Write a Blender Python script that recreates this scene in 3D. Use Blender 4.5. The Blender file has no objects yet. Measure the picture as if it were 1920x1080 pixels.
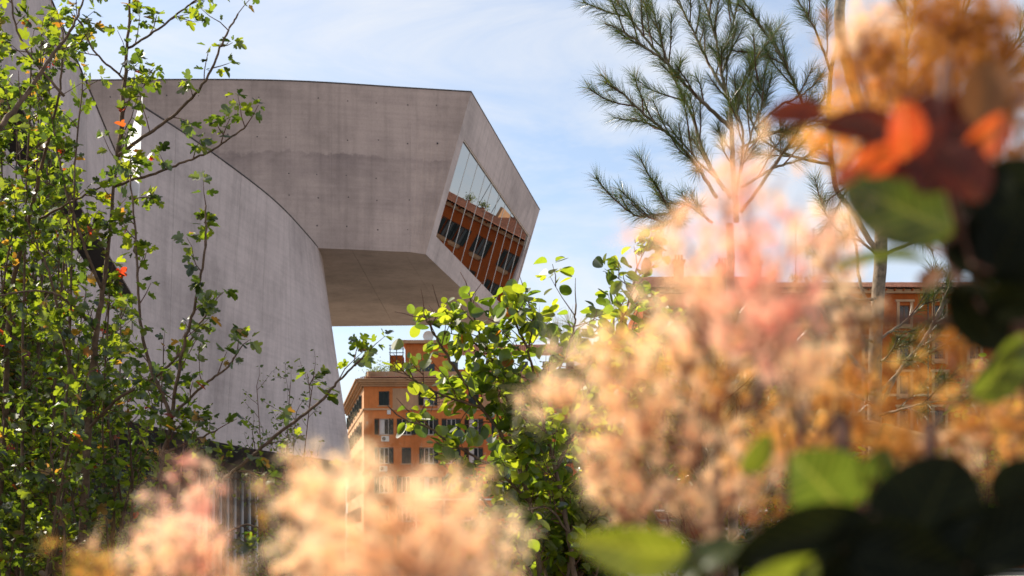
import bpy, math, random
import numpy as np
from mathutils import Vector, Matrix

random.seed(7)
rng = np.random.default_rng(7)
R = math.radians
SC = bpy.context.scene
COL = SC.collection

# ------------------------------------------------------------------ camera
CAMZ = 1.5
FPX, HOR, CX = 2400.0, 1036.0, 960.0        # photograph's focal length and horizon, in its 1920 px frame
cam_d = bpy.data.cameras.new('camera')
cam_d.sensor_width = 36.0
cam_d.lens = 45.0
cam_d.shift_y = (HOR - 540.0) / 1920.0
cam_d.clip_start = 0.05
cam_d.clip_end = 3000.0
cam_d.dof.use_dof = True
cam_d.dof.focus_distance = 8.5
cam_d.dof.aperture_fstop = 7.6
cam = bpy.data.objects.new('camera', cam_d)
cam.location = (0, 0, CAMZ)
cam.rotation_euler = (R(90), 0, 0)
COL.objects.link(cam)
SC.camera = cam

# ------------------------------------------------------------------ light
SUN = Vector((-0.66, 0.40, 0.64)).normalized()
world = bpy.data.worlds.new('World')
SC.world = world
world.use_nodes = True
wt = world.node_tree
wt.nodes.clear()
w_out = wt.nodes.new('ShaderNodeOutputWorld')
w_bg = wt.nodes.new('ShaderNodeBackground')
w_bg.inputs['Strength'].default_value = 0.13
sky = wt.nodes.new('ShaderNodeTexSky')
sky.sky_type = 'NISHITA'
sky.sun_disc = False
sky.sun_elevation = math.asin(SUN.z)
sky.sun_rotation = math.atan2(SUN.x, SUN.y)
sky.air_density = 1.0
sky.dust_density = 0.6
sky.ozone_density = 1.6
tc = wt.nodes.new('ShaderNodeTexCoord')
mp = wt.nodes.new('ShaderNodeMapping')
mp.inputs['Scale'].default_value = (2.2, 2.2, 9.0)
mp.inputs['Rotation'].default_value = (0.12, 0.18, 0.4)
n1 = wt.nodes.new('ShaderNodeTexNoise')
n1.inputs['Scale'].default_value = 1.6
n1.inputs['Detail'].default_value = 9.0
n1.inputs['Roughness'].default_value = 0.62
n1.inputs['Distortion'].default_value = 0.7
rp = wt.nodes.new('ShaderNodeValToRGB')
rp.color_ramp.elements[0].position = 0.36
rp.color_ramp.elements[0].color = (0.20, 0.20, 0.20, 1)
rp.color_ramp.elements[1].position = 0.78
rp.color_ramp.elements[1].color = (0.92, 0.92, 0.92, 1)
mx = wt.nodes.new('ShaderNodeMixRGB')
mx.inputs['Color2'].default_value = (5.2, 5.2, 5.2, 1)
wt.links.new(tc.outputs['Generated'], mp.inputs['Vector'])
wt.links.new(mp.outputs['Vector'], n1.inputs['Vector'])
wt.links.new(n1.outputs['Fac'], rp.inputs['Fac'])
wt.links.new(rp.outputs['Color'], mx.inputs['Fac'])
wt.links.new(sky.outputs['Color'], mx.inputs['Color1'])
wt.links.new(mx.outputs['Color'], w_bg.inputs['Color'])
wt.links.new(w_bg.outputs['Background'], w_out.inputs['Surface'])

sl = bpy.data.lights.new('sun', 'SUN')
sl.energy = 5.0
sl.angle = R(0.53)
sl.color = (1.0, 0.91, 0.76)
so = bpy.data.objects.new('sun', sl)
so.rotation_euler = SUN.to_track_quat('Z', 'Y').to_euler()
so.location = SUN * 60
COL.objects.link(so)

SC.view_settings.view_transform = 'Standard'
SC.view_settings.look = 'None'
SC.view_settings.gamma = 1.0
SC.view_settings.use_curve_mapping = False
SC.view_settings.exposure = 0.52
SC.render.engine = 'CYCLES'
SC.cycles.use_denoising = True
SC.cycles.max_bounces = 8
SC.cycles.transmission_bounces = 6
SC.cycles.transparent_max_bounces = 8


def W(px, py, d):
    """point of the place seen at a pixel of the photograph, d metres ahead"""
    return Vector(((px - CX) / FPX * d, d, CAMZ + (HOR - py) / FPX * d))


def Z(rel):
    return rel + CAMZ


# ------------------------------------------------------------------ materials
def newmat(name):
    m = bpy.data.materials.new(name)
    m.use_nodes = True
    t = m.node_tree
    b = t.nodes['Principled BSDF']
    return m, t, b


def noise(t, scale, detail=4, rough=0.55, vec=None, mscale=None):
    if vec is None:
        g = t.nodes.new('ShaderNodeNewGeometry')
        vec = g.outputs['Position']
    if mscale is not None:
        mpn = t.nodes.new('ShaderNodeMapping')
        mpn.inputs['Scale'].default_value = mscale
        t.links.new(vec, mpn.inputs['Vector'])
        vec = mpn.outputs['Vector']
    n = t.nodes.new('ShaderNodeTexNoise')
    n.inputs['Scale'].default_value = scale
    n.inputs['Detail'].default_value = detail
    n.inputs['Roughness'].default_value = rough
    t.links.new(vec, n.inputs['Vector'])
    return n.outputs['Fac']


def ramp(t, fac, stops):
    r = t.nodes.new('ShaderNodeValToRGB')
    el = r.color_ramp.elements
    while len(el) < len(stops):
        el.new(0.5)
    for e, (p, c) in zip(el, stops):
        e.position = p
        e.color = (c[0], c[1], c[2], 1) if hasattr(c, '__len__') else (c, c, c, 1)
    t.links.new(fac, r.inputs['Fac'])
    return r.outputs['Color']


def mix(t, fac, a, b, mode='MIX'):
    m = t.nodes.new('ShaderNodeMixRGB')
    m.blend_type = mode
    for sock, v in ((m.inputs['Fac'], fac), (m.inputs['Color1'], a), (m.inputs['Color2'], b)):
        if hasattr(v, 'is_linked') or isinstance(v, bpy.types.NodeSocket):
            t.links.new(v, sock)
        elif hasattr(v, '__len__'):
            sock.default_value = (v[0], v[1], v[2], 1)
        else:
            sock.default_value = v if sock.name == 'Fac' else (v, v, v, 1)
    return m.outputs['Color']


def bump(t, b, h, strength, dist=0.02):
    bn = t.nodes.new('ShaderNodeBump')
    bn.inputs['Strength'].default_value = strength
    bn.inputs['Distance'].default_value = dist
    t.links.new(h, bn.inputs['Height'])
    t.links.new(bn.outputs['Normal'], b.inputs['Normal'])


def simple(name, col, rough=0.7, var=0.25, scale=3.0, metal=0.0, spec=0.4):
    m, t, b = newmat(name)
    f = noise(t, scale, 5, 0.6)
    lo = [c * (1 - var) for c in col]
    hi = [min(1, c * (1 + var)) for c in col]
    t.links.new(ramp(t, f, [(0.3, lo), (0.7, hi)]), b.inputs['Base Color'])
    b.inputs['Roughness'].default_value = rough
    b.inputs['Metallic'].default_value = metal
    b.inputs['Specular IOR Level'].default_value = spec
    return m


def concrete(name, base, stain=True):
    m, t, b = newmat(name)
    big = noise(t, 0.16, 6, 0.6)
    mid = noise(t, 0.8, 6, 0.65)
    board = noise(t, 1.0, 3, 0.5, mscale=(0.35, 0.35, 7.0))
    streak = noise(t, 1.0, 4, 0.6, mscale=(3.2, 3.2, 0.16))
    fine = noise(t, 14.0, 4, 0.7)
    c = ramp(t, big, [(0.32, [x * 0.68 for x in base]), (0.5, base), (0.7, [min(1, x * 1.13) for x in base])])
    c = mix(t, 0.75, c, ramp(t, mid, [(0.25, 0.72), (0.5, 1.0), (0.75, 1.12)]), 'MULTIPLY')
    c = mix(t, 0.38, c, ramp(t, board, [(0.3, 0.80), (0.55, 1.0), (0.7, 1.08)]), 'MULTIPLY')
    c = mix(t, 0.45, c, ramp(t, streak, [(0.3, 0.70), (0.5, 1.0), (0.75, 1.1)]), 'MULTIPLY')
    c = mix(t, 0.5, c, ramp(t, fine, [(0.25, 0.75), (0.5, 1.0), (0.8, 1.1)]), 'MULTIPLY')
    if stain:      # the wandering tide mark between two concrete pours
        g = t.nodes.new('ShaderNodeNewGeometry')
        s = t.nodes.new('ShaderNodeSeparateXYZ')
        t.links.new(g.outputs['Position'], s.inputs['Vector'])
        wob = noise(t, 0.22, 12, 0.78)
        ma = t.nodes.new('ShaderNodeMath'); ma.operation = 'MULTIPLY_ADD'
        t.links.new(wob, ma.inputs[0]); ma.inputs[1].default_value = 2.2
        t.links.new(s.outputs['Z'], ma.inputs[2])
        mr = t.nodes.new('ShaderNodeMapRange')
        mr.inputs['From Min'].default_value = 18.0
        mr.inputs['From Max'].default_value = 22.2
        t.links.new(ma.outputs[0], mr.inputs['Value'])
        band = ramp(t, mr.outputs['Result'], [(0.0, 0.0), (0.05, 0.2), (0.50, 0.65), (0.575, 0.85), (0.60, 0.0)])
        patch = ramp(t, noise(t, 0.33, 5, 0.6, mscale=(1, 1, 1.6)), [(0.36, 0.0), (0.56, 1.0)])
        k = mix(t, 1.0, band, patch, 'MULTIPLY')
        c = mix(t, k, c, mix(t, 1.0, c, (0.58, 0.57, 0.60), 'MULTIPLY'))
    t.links.new(c, b.inputs['Base Color'])
    b.inputs['Roughness'].default_value = 0.72
    b.inputs['Specular IOR Level'].default_value = 0.3
    hb = mix(t, 0.5, fine, mid)
    bump(t, b, hb, 0.35, 0.03)
    return m


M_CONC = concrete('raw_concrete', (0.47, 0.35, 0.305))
M_CONC2 = concrete('raw_concrete_skylit', (0.52, 0.43, 0.415), stain=False)  # paler copy: the turned walls' extra skylight is put into its colour
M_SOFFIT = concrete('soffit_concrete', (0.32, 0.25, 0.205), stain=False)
M_JOINT = simple('joint_dark', (0.07, 0.06, 0.06), 0.9)
M_DARK = simple('dark_panel_and_shade', (0.03, 0.028, 0.028), 0.7)
M_WHITE = simple('white_rail_sunlit_wall', (0.80, 0.77, 0.72), 0.7, 0.05)
M_PIPE = simple('pale_steel_pipe', (0.55, 0.55, 0.57), 0.4, 0.1)
M_MULL = simple('mullion_metal', (0.72, 0.70, 0.68), 0.35, 0.05)


def glass(name, refl, col):
    m, t, b = newmat(name)
    t.nodes.remove(b)
    out = t.nodes['Material Output']
    gl = t.nodes.new('ShaderNodeBsdfGlossy')
    gl.inputs['Roughness'].default_value = 0.0
    gl.inputs['Color'].default_value = (refl[0], refl[1], refl[2], 1)
    df = t.nodes.new('ShaderNodeBsdfDiffuse')
    df.inputs['Color'].default_value = (col[0], col[1], col[2], 1)
    fr = t.nodes.new('ShaderNodeMixShader')
    lw = t.nodes.new('ShaderNodeLayerWeight')
    lw.inputs['Blend'].default_value = 0.35
    r = t.nodes.new('ShaderNodeMapRange')
    r.inputs['To Min'].default_value = 0.55
    r.inputs['To Max'].default_value = 1.0
    t.links.new(lw.outputs['Facing'], r.inputs['Value'])
    t.links.new(r.outputs['Result'], fr.inputs['Fac'])
    t.links.new(df.outputs[0], fr.inputs[1])
    t.links.new(gl.outputs[0], fr.inputs[2])
    t.links.new(fr.outputs[0], out.inputs['Surface'])
    return m


M_MIRROR = glass('coated_gallery_glass', (0.60, 0.565, 0.545), (0.01, 0.01, 0.012))


def pane_glass():
    m, t, b = newmat('window_glass')
    b.inputs['Base Color'].default_value = (0.03, 0.035, 0.04, 1)
    b.inputs['Roughness'].default_value = 0.06
    b.inputs['Specular IOR Level'].default_value = 0.45
    f = noise(t, 0.7, 2)
    t.links.new(ramp(t, f, [(0.35, (0.010, 0.011, 0.012)), (0.65, (0.05, 0.05, 0.05))]), b.inputs['Base Color'])
    return m


M_PANE = pane_glass()


def stucco(name, base, worn=(0.42, 0.30, 0.22)):
    m, t, b = newmat(name)
    big = noise(t, 0.25, 6, 0.65)
    mid = noise(t, 1.6, 6, 0.7)
    streak = noise(t, 1.0, 4, 0.6, mscale=(2.5, 2.5, 0.2))
    c = ramp(t, big, [(0.3, [x * 0.78 for x in base]), (0.55, base), (0.75, [min(1, x * 1.15) for x in base])])
    c = mix(t, 0.6, c, ramp(t, streak, [(0.3, 0.75), (0.55, 1.0), (0.8, 1.08)]), 'MULTIPLY')
    peel = ramp(t, noise(t, 0.55, 8, 0.72), [(0.60, 0.0), (0.645, 1.0)])
    c = mix(t, peel, c, worn)
    c = mix(t, 0.5, c, ramp(t, mid, [(0.3, 0.8), (0.6, 1.05)]), 'MULTIPLY')
    t.links.new(c, b.inputs['Base Color'])
    b.inputs['Roughness'].default_value = 0.85
    b.inputs['Specular IOR Level'].default_value = 0.2
    bump(t, b, mid, 0.3, 0.02)
    return m


M_ORANGE = stucco('orange_stucco', (0.62, 0.20, 0.06))
M_RUST = stucco('rust_stucco', (0.40, 0.090, 0.016), (0.28, 0.10, 0.045))
M_TRIM = stucco('tan_trim', (0.50, 0.30, 0.17))
M_PEACH = stucco('peach_and_sunlit_stucco', (0.70, 0.38, 0.20))
M_SHUT = simple('dark_green_shutter', (0.018, 0.026, 0.022), 0.6, 0.3)
M_FRAME = simple('window_frame_white', (0.55, 0.54, 0.52), 0.6, 0.1)
M_WOODF = simple('brown_window_frame', (0.10, 0.05, 0.03), 0.6, 0.3)
M_TILE = simple('terracotta_tile', (0.36, 0.15, 0.09), 0.85, 0.55, 6.0)
M_ACM = simple('air_conditioner_white', (0.62, 0.61, 0.58), 0.5, 0.08)
M_IRON = simple('dark_iron', (0.05, 0.05, 0.05), 0.5, 0.2)
M_BARK = simple('brown_bark', (0.14, 0.085, 0.055), 0.9, 0.5, 40.0)
M_TWIG = simple('reddish_twig', (0.13, 0.06, 0.04), 0.8, 0.4, 60.0)
M_PBARK = simple('grey_pine_bark', (0.24, 0.18, 0.13), 0.9, 0.45, 35.0)
M_GROUND = simple('garden_soil', (0.10, 0.085, 0.055), 0.95, 0.5, 1.2)
M_ASPH = simple('asphalt', (0.05, 0.05, 0.052), 0.9, 0.25, 4.0)
M_STRAP = simple('green_strap', (0.02, 0.14, 0.05), 0.6, 0.2)


def wood():
    m, t, b = newmat('debarked_log')
    f = noise(t, 6.0, 5, 0.6, mscale=(1.2, 6, 9))
    t.links.new(ramp(t, f, [(0.3, (0.20, 0.11, 0.045)), (0.6, (0.42, 0.27, 0.12)), (0.75, (0.5, 0.34, 0.17))]), b.inputs['Base Color'])
    b.inputs['Roughness'].default_value = 0.75
    bump(t, b, f, 0.4, 0.01)
    return m


M_LOG = wood()


def leafmat(name, stops, trans_gain=2.6, tmix=0.55, gloss=0.06, veins=False, rough=0.40, refl=1.0):
    """thin leaf: diffuse + translucent + a waxy sheen; colour picked per leaf"""
    m, t, b = newmat(name)
    t.nodes.remove(b)
    out = t.nodes['Material Output']
    at = t.nodes.new('ShaderNodeAttribute'); at.attribute_name = 'rnd'
    oi = t.nodes.new('ShaderNodeObjectInfo')
    ad = t.nodes.new('ShaderNodeMath'); ad.operation = 'ADD'
    t.links.new(at.outputs['Fac'], ad.inputs[0])
    t.links.new(oi.outputs['Random'], ad.inputs[1])
    fr = t.nodes.new('ShaderNodeMath'); fr.operation = 'FRACT'
    t.links.new(ad.outputs[0], fr.inputs[0])
    c = ramp(t, fr.outputs[0], stops)
    g = t.nodes.new('ShaderNodeNewGeometry')
    bl = noise(t, 130.0 if veins else 45.0, 6, 0.7)
    c = mix(t, 0.85 if veins else 0.5, c, ramp(t, bl, [(0.3, 0.45 if veins else 0.7), (0.7, 1.25)]), 'MULTIPLY')
    if veins:
        uv = t.nodes.new('ShaderNodeUVMap')
        sp = t.nodes.new('ShaderNodeSeparateXYZ')
        t.links.new(uv.outputs[0], sp.inputs[0])
        ax = t.nodes.new('ShaderNodeMath'); ax.operation = 'ABSOLUTE'
        t.links.new(sp.outputs['X'], ax.inputs[0])
        mr = ramp(t, ax.outputs[0], [(0.0, 0.9), (0.010, 0.7), (0.020, 0.0)])
        k = t.nodes.new('ShaderNodeMath'); k.operation = 'MULTIPLY_ADD'     # v - 0.7|x|
        t.links.new(ax.outputs[0], k.inputs[0]); k.inputs[1].default_value = -0.62
        t.links.new(sp.outputs['Y'], k.inputs[2])
        pp = t.nodes.new('ShaderNodeMath'); pp.operation = 'PINGPONG'
        t.links.new(k.outputs[0], pp.inputs[0]); pp.inputs[1].default_value = 0.055
        sv = ramp(t, pp.outputs[0], [(0.0, 0.7), (0.006, 0.45), (0.012, 0.0)])
        v = mix(t, 1.0, mr, sv, 'LIGHTEN')
        c = mix(t, v, c, mix(t, 0.35 if veins is True else veins, c, (0.55, 0.50, 0.12)))
    d = t.nodes.new('ShaderNodeBsdfDiffuse')
    tr = t.nodes.new('ShaderNodeBsdfTranslucent')
    gl = t.nodes.new('ShaderNodeBsdfGlossy')
    gl.inputs['Roughness'].default_value = rough
    gl.inputs['Color'].default_value = (1, 1, 1, 1)
    t.links.new(mix(t, 1.0, c, (refl, refl, refl), 'MULTIPLY'), d.inputs['Color'])
    tg = mix(t, 1.0, c, (trans_gain, trans_gain, trans_gain * 0.7), 'MULTIPLY')
    t.links.new(tg, tr.inputs['Color'])
    m1 = t.nodes.new('ShaderNodeMixShader'); m1.inputs['Fac'].default_value = tmix
    t.links.new(d.outputs[0], m1.inputs[1]); t.links.new(tr.outputs[0], m1.inputs[2])
    m2 = t.nodes.new('ShaderNodeMixShader'); m2.inputs['Fac'].default_value = gloss
    t.links.new(m1.outputs[0], m2.inputs[1]); t.links.new(gl.outputs[0], m2.inputs[2])
    t.links.new(m2.outputs[0], out.inputs['Surface'])
    return m


G1, G2, G3 = (0.045, 0.070, 0.008), (0.085, 0.115, 0.008), (0.14, 0.16, 0.008)
YO, RD = (0.20, 0.10, 0.015), (0.26, 0.025, 0.01)
M_MAPLE = leafmat('maple_leaf', [(0.0, (0.020, 0.034, 0.004)), (0.25, G1), (0.5, G2), (0.80, G3), (0.945, G2), (0.955, YO), (0.988, YO), (0.995, RD)], 3.6, 0.6, refl=.34)
M_COTI = leafmat('smoke_bush_leaf', [(0.0, (0.03, 0.048, 0.005)), (0.2, G1), (0.4, G2), (0.85, (0.16, 0.17, 0.012)), (0.985, G3), (0.995, (0.25, 0.07, 0.01))], 4.8, 0.6, refl=.5)
M_SMALL = leafmat('small_leaf', [(0.0, G1), (0.5, G2), (1.0, G3)], 2.6, refl=.6)
M_NEEDLE = leafmat('pine_needle', [(0.0, (0.030, 0.062, 0.010)), (0.7, (0.07, 0.10, 0.014)), (0.9, (0.12, 0.13, 0.02)), (0.97, (0.22, 0.12, 0.04))], 1.8, 0.35, 0.06, rough=0.35)
M_NEEDLEY = leafmat('sunlit_pine_needle', [(0.0, (0.10, 0.10, 0.02)), (0.5, (0.20, 0.15, 0.035)), (1.0, (0.30, 0.19, 0.06))], 1.8, 0.35, 0.2, rough=0.3)  # lit copy of the pine needle, the sun's gold put into its colour
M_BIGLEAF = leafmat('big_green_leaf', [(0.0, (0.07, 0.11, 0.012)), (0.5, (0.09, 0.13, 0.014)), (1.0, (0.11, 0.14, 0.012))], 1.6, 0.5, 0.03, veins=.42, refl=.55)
M_LIME = leafmat('lit_lime_leaf', [(0.0, (0.10, 0.14, 0.010)), (1.0, (0.11, 0.125, 0.010))], 1.9, 0.55, 0.03, veins=.4, refl=.7)  # lit copy of the green leaf, sunshine put into its colour
M_SHADELEAF = leafmat('shaded_leaf', [(0.0, (0.006, 0.008, 0.003)), (1.0, (0.011, 0.014, 0.004))], 1.5, 0.4, 0.006, veins=0.06, rough=.5)  # shade from leaves above is put into the near-black colour
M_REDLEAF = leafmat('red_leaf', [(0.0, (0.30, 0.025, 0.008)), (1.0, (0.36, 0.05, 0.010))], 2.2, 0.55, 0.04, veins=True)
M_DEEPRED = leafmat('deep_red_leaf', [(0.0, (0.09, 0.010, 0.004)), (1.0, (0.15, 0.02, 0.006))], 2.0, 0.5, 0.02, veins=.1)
M_GOLDLEAF = leafmat('gold_leaf', [(0.0, (0.24, 0.09, 0.012)), (1.0, (0.28, 0.07, 0.012))], 1.3, 0.5, 0.03, veins=.2)


def hairmat(name, a, b_, c_):
    return leafmat(name, [(0.0, a), (0.5, b_), (1.0, c_)], 1.6, 0.55, 0.0, rough=0.5)


M_PINK = hairmat('pink_smoke_hair', (0.89, 0.44, 0.44), (0.93, 0.62, 0.60), (0.93, 0.72, 0.67))
M_PEACHH = hairmat('peach_smoke_hair', (0.91, 0.65, 0.54), (0.94, 0.78, 0.69), (0.90, 0.61, 0.46))
M_GOLDH = hairmat('golden_smoke_hair', (0.72, 0.38, 0.10), (0.82, 0.52, 0.20), (0.78, 0.46, 0.18))
M_BROWNH = hairmat('russet_smoke_hair', (0.30, 0.12, 0.03), (0.50, 0.24, 0.07), (0.45, 0.19, 0.06))


# ------------------------------------------------------------------ mesh helpers
def link(name, me, parent=None):
    o = bpy.data.objects.new(name, me)
    COL.objects.link(o)
    if parent is not None:
        o.parent = parent
    return o


def empty(name, loc=(0, 0, 0), parent=None, rz=0.0):
    o = bpy.data.objects.new(name, None)
    COL.objects.link(o)
    o.location = loc
    o.rotation_euler = (0, 0, rz)
    o.empty_display_size = 0.2
    if parent is not None:
        o.parent = parent
    return o


def tag(o, label, cat, group=None):
    o['label'] = label
    o['category'] = cat
    if group:
        o['group'] = group
    return o


def np_mesh(name, V, faces, mat, rnd=None, uv=None, smooth=False):
    """V (n,3); faces: list of int arrays (m,k)"""
    me = bpy.data.meshes.new(name)
    V = np.asarray(V, dtype=np.float32)
    me.vertices.add(len(V))
    me.vertices.foreach_set('co', V.ravel())
    faces = [np.asarray(f, dtype=np.int32) for f in faces if len(f)]
    nl = sum(f.size for f in faces)
    npoly = sum(len(f) for f in faces)
    me.loops.add(nl)
    me.polygons.add(npoly)
    idx = np.concatenate([f.ravel() for f in faces])
    me.loops.foreach_set('vertex_index', idx)
    ks = np.concatenate([np.full(len(f), f.shape[1], dtype=np.int32) for f in faces])
    st = np.concatenate([[0], np.cumsum(ks)[:-1]]).astype(np.int32)
    me.polygons.foreach_set('loop_start', st)
    me.polygons.foreach_set('loop_total', ks)
    if smooth:
        me.polygons.foreach_set('use_smooth', np.ones(npoly, dtype=bool))
    me.materials.append(mat)
    if rnd is not None:
        a = me.attributes.new('rnd', 'FLOAT', 'POINT')
        a.data.foreach_set('value', np.asarray(rnd, dtype=np.float32))
    if uv is not None:
        l = me.uv_layers.new(name='UVMap')
        l.data.foreach_set('uv', np.asarray(uv, dtype=np.float32)[idx].ravel())
    me.update(calc_edges=True)
    me.validate()
    return me


class MB:
    """collects verts and faces of one mesh"""
    def __init__(s):
        s.v, s.f = [], []

    def add(s, vs, fs):
        o = len(s.v)
        s.v += [tuple(v) for v in vs]
        s.f += [tuple(i + o for i in f) for f in fs]
        return s

    def box(s, a, b):
        (x0, y0, z0), (x1, y1, z1) = a, b
        vs = [(x, y, z) for z in (z0, z1) for y in (y0, y1) for x in (x0, x1)]
        return s.add(vs, [(0, 2, 3, 1), (4, 5, 7, 6), (0, 1, 5, 4), (2, 6, 7, 3), (0, 4, 6, 2), (1, 3, 7, 5)])

    def prism(s, poly, off):
        """closed polygon of 3-D points swept by the vector off"""
        n = len(poly)
        off = Vector(off)
        a = [Vector(p) for p in poly]
        b = [p + off for p in a]
        fs = [tuple(range(n)), tuple(range(2 * n - 1, n - 1, -1))]
        fs += [(i, i + n, (i + 1) % n + n, (i + 1) % n) for i in range(n)]
        return s.add(a + b, fs)

    def tube(s, pts, rad, sides=7, caps=True):
        pts = [Vector(p) for p in pts]
        n = len(pts)
        if not hasattr(rad, '__len__'):
            rad = [rad] * n
        rings = []
        ref = Vector((0.31, 0.17, 0.93))
        for i, p in enumerate(pts):
            t = (pts[min(i + 1, n - 1)] - pts[max(i - 1, 0)])
            t = t.normalized() if t.length > 1e-9 else Vector((0, 0, 1))
            if abs(t.dot(ref)) > 0.97:
                ref = Vector((0.9, 0.3, 0.1))
            u = t.cross(ref).normalized()
            w = t.cross(u)
            rings.append([p + (u * math.cos(k * 2 * math.pi / sides) + w * math.sin(k * 2 * math.pi / sides)) * rad[i] for k in range(sides)])
        vs = [v for r in rings for v in r]
        fs = []
        for i in range(n - 1):
            for k in range(sides):
                k2 = (k + 1) % sides
                fs.append((i * sides + k, i * sides + k2, (i + 1) * sides + k2, (i + 1) * sides + k))
        if caps:
            fs.append(tuple(range(sides - 1, -1, -1)))
            fs.append(tuple((n - 1) * sides + k for k in range(sides)))
        return s.add(vs, fs)

    def mesh(s, name, mat, smooth=False):
        me = bpy.data.meshes.new(name)
        me.from_pydata(s.v, [], s.f)
        me.materials.append(mat)
        if smooth:
            me.polygons.foreach_set('use_smooth', np.ones(len(me.polygons), dtype=bool))
        me.update()
        return me

    def build(s, name, mat, parent=None, smooth=False):
        return link(name, s.mesh(name, mat, smooth), parent)


def fix_normals(o):
    import bmesh
    bm = bmesh.new()
    bm.from_mesh(o.data)
    bmesh.ops.recalc_face_normals(bm, faces=bm.faces)
    bm.to_mesh(o.data)
    bm.free()
    return o


def smooth_path(pts, n):
    """Catmull-Rom through the points"""
    P = [np.array(p, dtype=float) for p in pts]
    if len(P) == 2:
        return [P[0] + (P[1] - P[0]) * k / n for k in range(n + 1)]
    P = [2 * P[0] - P[1]] + P + [2 * P[-1] - P[-2]]
    out = []
    seg = len(P) - 3
    for q in range(n + 1):
        x = q / n * seg
        i = min(int(x), seg - 1)
        t = x - i
        a, b, c, d = P[i], P[i + 1], P[i + 2], P[i + 3]
        out.append(0.5 * ((2 * b) + (c - a) * t + (2 * a - 5 * b + 4 * c - d) * t * t + (3 * b - a - 3 * c + d) * t ** 3))
    return out


# ------------------------------------------------------------------ ground
g = MB().box((-1500, -300, -0.5), (1500, 2500, 0.0)).build('ground', M_GROUND)
g['kind'] = 'structure'
g = MB().add([(-300, 84, 0.004), (300, 84, 0.004), (300, 112, 0.004), (-300, 112, 0.004)], [(0, 1, 2, 3)]).build('road', M_ASPH)
g['kind'] = 'structure'
g = MB().add([(-60, 16, 0.004), (60, 16, 0.004), (60, 84, 0.004), (-60, 84, 0.004)], [(0, 1, 2, 3)]).build('plaza', simple('pale_plaza', (0.46, 0.40, 0.34), .85, .15, .8))
g['kind'] = 'structure'
g = MB().box((-300, 112, 0.0), (300, 117.4, 0.13)).build('pavement', simple('paving', (0.28, 0.26, 0.24), 0.9))
g['kind'] = 'structure'

# ------------------------------------------------------------------ museum
mus = empty('museum_building', (-6, 60, 0))
tag(mus, 'raw concrete museum with cantilevered upper gallery and slanted end window', 'museum')
MOFF = Vector((6, -60, 0))


def mpart(mb, name, mat, parent=None, smooth=False):
    """parts are given in world coordinates; move into the museum's own"""
    o = mb.build(name, mat, parent or mus, smooth)
    o.data.transform(Matrix.Translation(MOFF)) if (parent is None or parent.get('inmus')) else None
    o['inmus'] = 1
    return o


A = Vector((-1.8615, 58.40, Z(21.01)))
B = Vector((1.7002, 78.47, Z(21.01)))
D = Vector((-3.942, 58.40, Z(13.602)))
NRM = (B - A).cross(D - A).normalized()
if NRM.x < 0:
    NRM = -NRM


def on_face(px, py):
    d = W(px, py, 1.0) - Vector((0, 0, CAMZ))
    o = Vector((0, 0, CAMZ))
    return o + d * ((A - o).dot(NRM) / d.dot(NRM))


C = on_face(933, 620)
C.z = Z(13.602)
C.x = A.x - (NRM.y * (C.y - A.y) + NRM.z * (C.z - A.z)) / NRM.x
ZR, ZS = A.z, D.z
side_xy = [(0, 58.4), (-9.87, 57.05), (-15.65, 56.9), (-26, 57.2)]     # A/D end is slanted
T0, B0 = A, D
top_l = [A] + [Vector((x, y, ZR)) for x, y in side_xy[1:]]
bot_l = [D] + [Vector((x, y, ZS)) for x, y in side_xy[1:]]
IN = 0.03        # body lies 3 cm behind the panels


def inset(v, dx=0, dy=0, dz=0):
    return v + Vector((dx, dy, dz))


# body of the upper gallery (behind the panels)
bt = [inset(p, 0, IN) for p in top_l]
bb = [inset(p, 0, IN) for p in bot_l]
far_t = [Vector((-26, 78.0, ZR)), inset(B, 0, 0)]
far_b = [Vector((-26, 78.0, ZS)), inset(C, 0, 0)]
nx = NRM * -0.30
bt[0] = bt[0] + nx * 1.0; bb[0] = bb[0] + nx * 1.0
far_t[1] = far_t[1] + nx; far_b[1] = far_b[1] + nx
ring_t = bt + far_t
ring_b = bb + far_b
n = len(ring_t)
for q in ring_t: q.z -= 0.02
for q in ring_b: q.z += 0.02
fs = [tuple(range(n)), tuple(range(2 * n - 1, n - 1, -1))] + [(i, (i + 1) % n, (i + 1) % n + n, i + n) for i in range(n)]
o = mpart(MB().add(ring_t + ring_b, fs), 'upper_gallery', M_JOINT)
fix_normals(o)
upper = o

# roof and soffit slabs of the upper gallery
sl_b = bot_l + [Vector((-26, 78.0, ZS)), C]
_xk = Vector((-4.6, 57.93, 0))


def side_path(first, z):
    a = [first.lerp(Vector((_xk.x, _xk.y, z)), k / 6) for k in range(6)]
    return a + [Vector(p) for p in smooth_path([(_xk.x, _xk.y, z)] + [(x, y, z) for x, y in side_xy[1:]], 54)]


sp, sb = side_path(A, ZR), side_path(D, ZS)
near_s = sb
far_s = [C + (Vector((-26, 78.0, ZS)) - C) * (k / 60) for k in range(61)]
for i0, i1 in ((0, 7), (7, 15), (15, 24), (24, 36), (36, 60)):
    g_ = Vector((-.006 if i0 else 0, 0, 0))
    poly = [near_s[i0] + g_] + near_s[i0 + 1:i1] + [near_s[i1] - g_, far_s[i1] - g_, far_s[i0] + g_]
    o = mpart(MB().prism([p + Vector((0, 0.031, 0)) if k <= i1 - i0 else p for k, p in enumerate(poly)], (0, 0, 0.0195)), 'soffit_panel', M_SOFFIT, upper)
    fix_normals(o)
sl_t = top_l + [Vector((-26, 78.0, ZR)), B]
o = mpart(MB().prism(sl_t, (0, 0, -0.0195)), 'gallery_roof', M_CONC, upper)
fix_normals(o)


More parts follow.
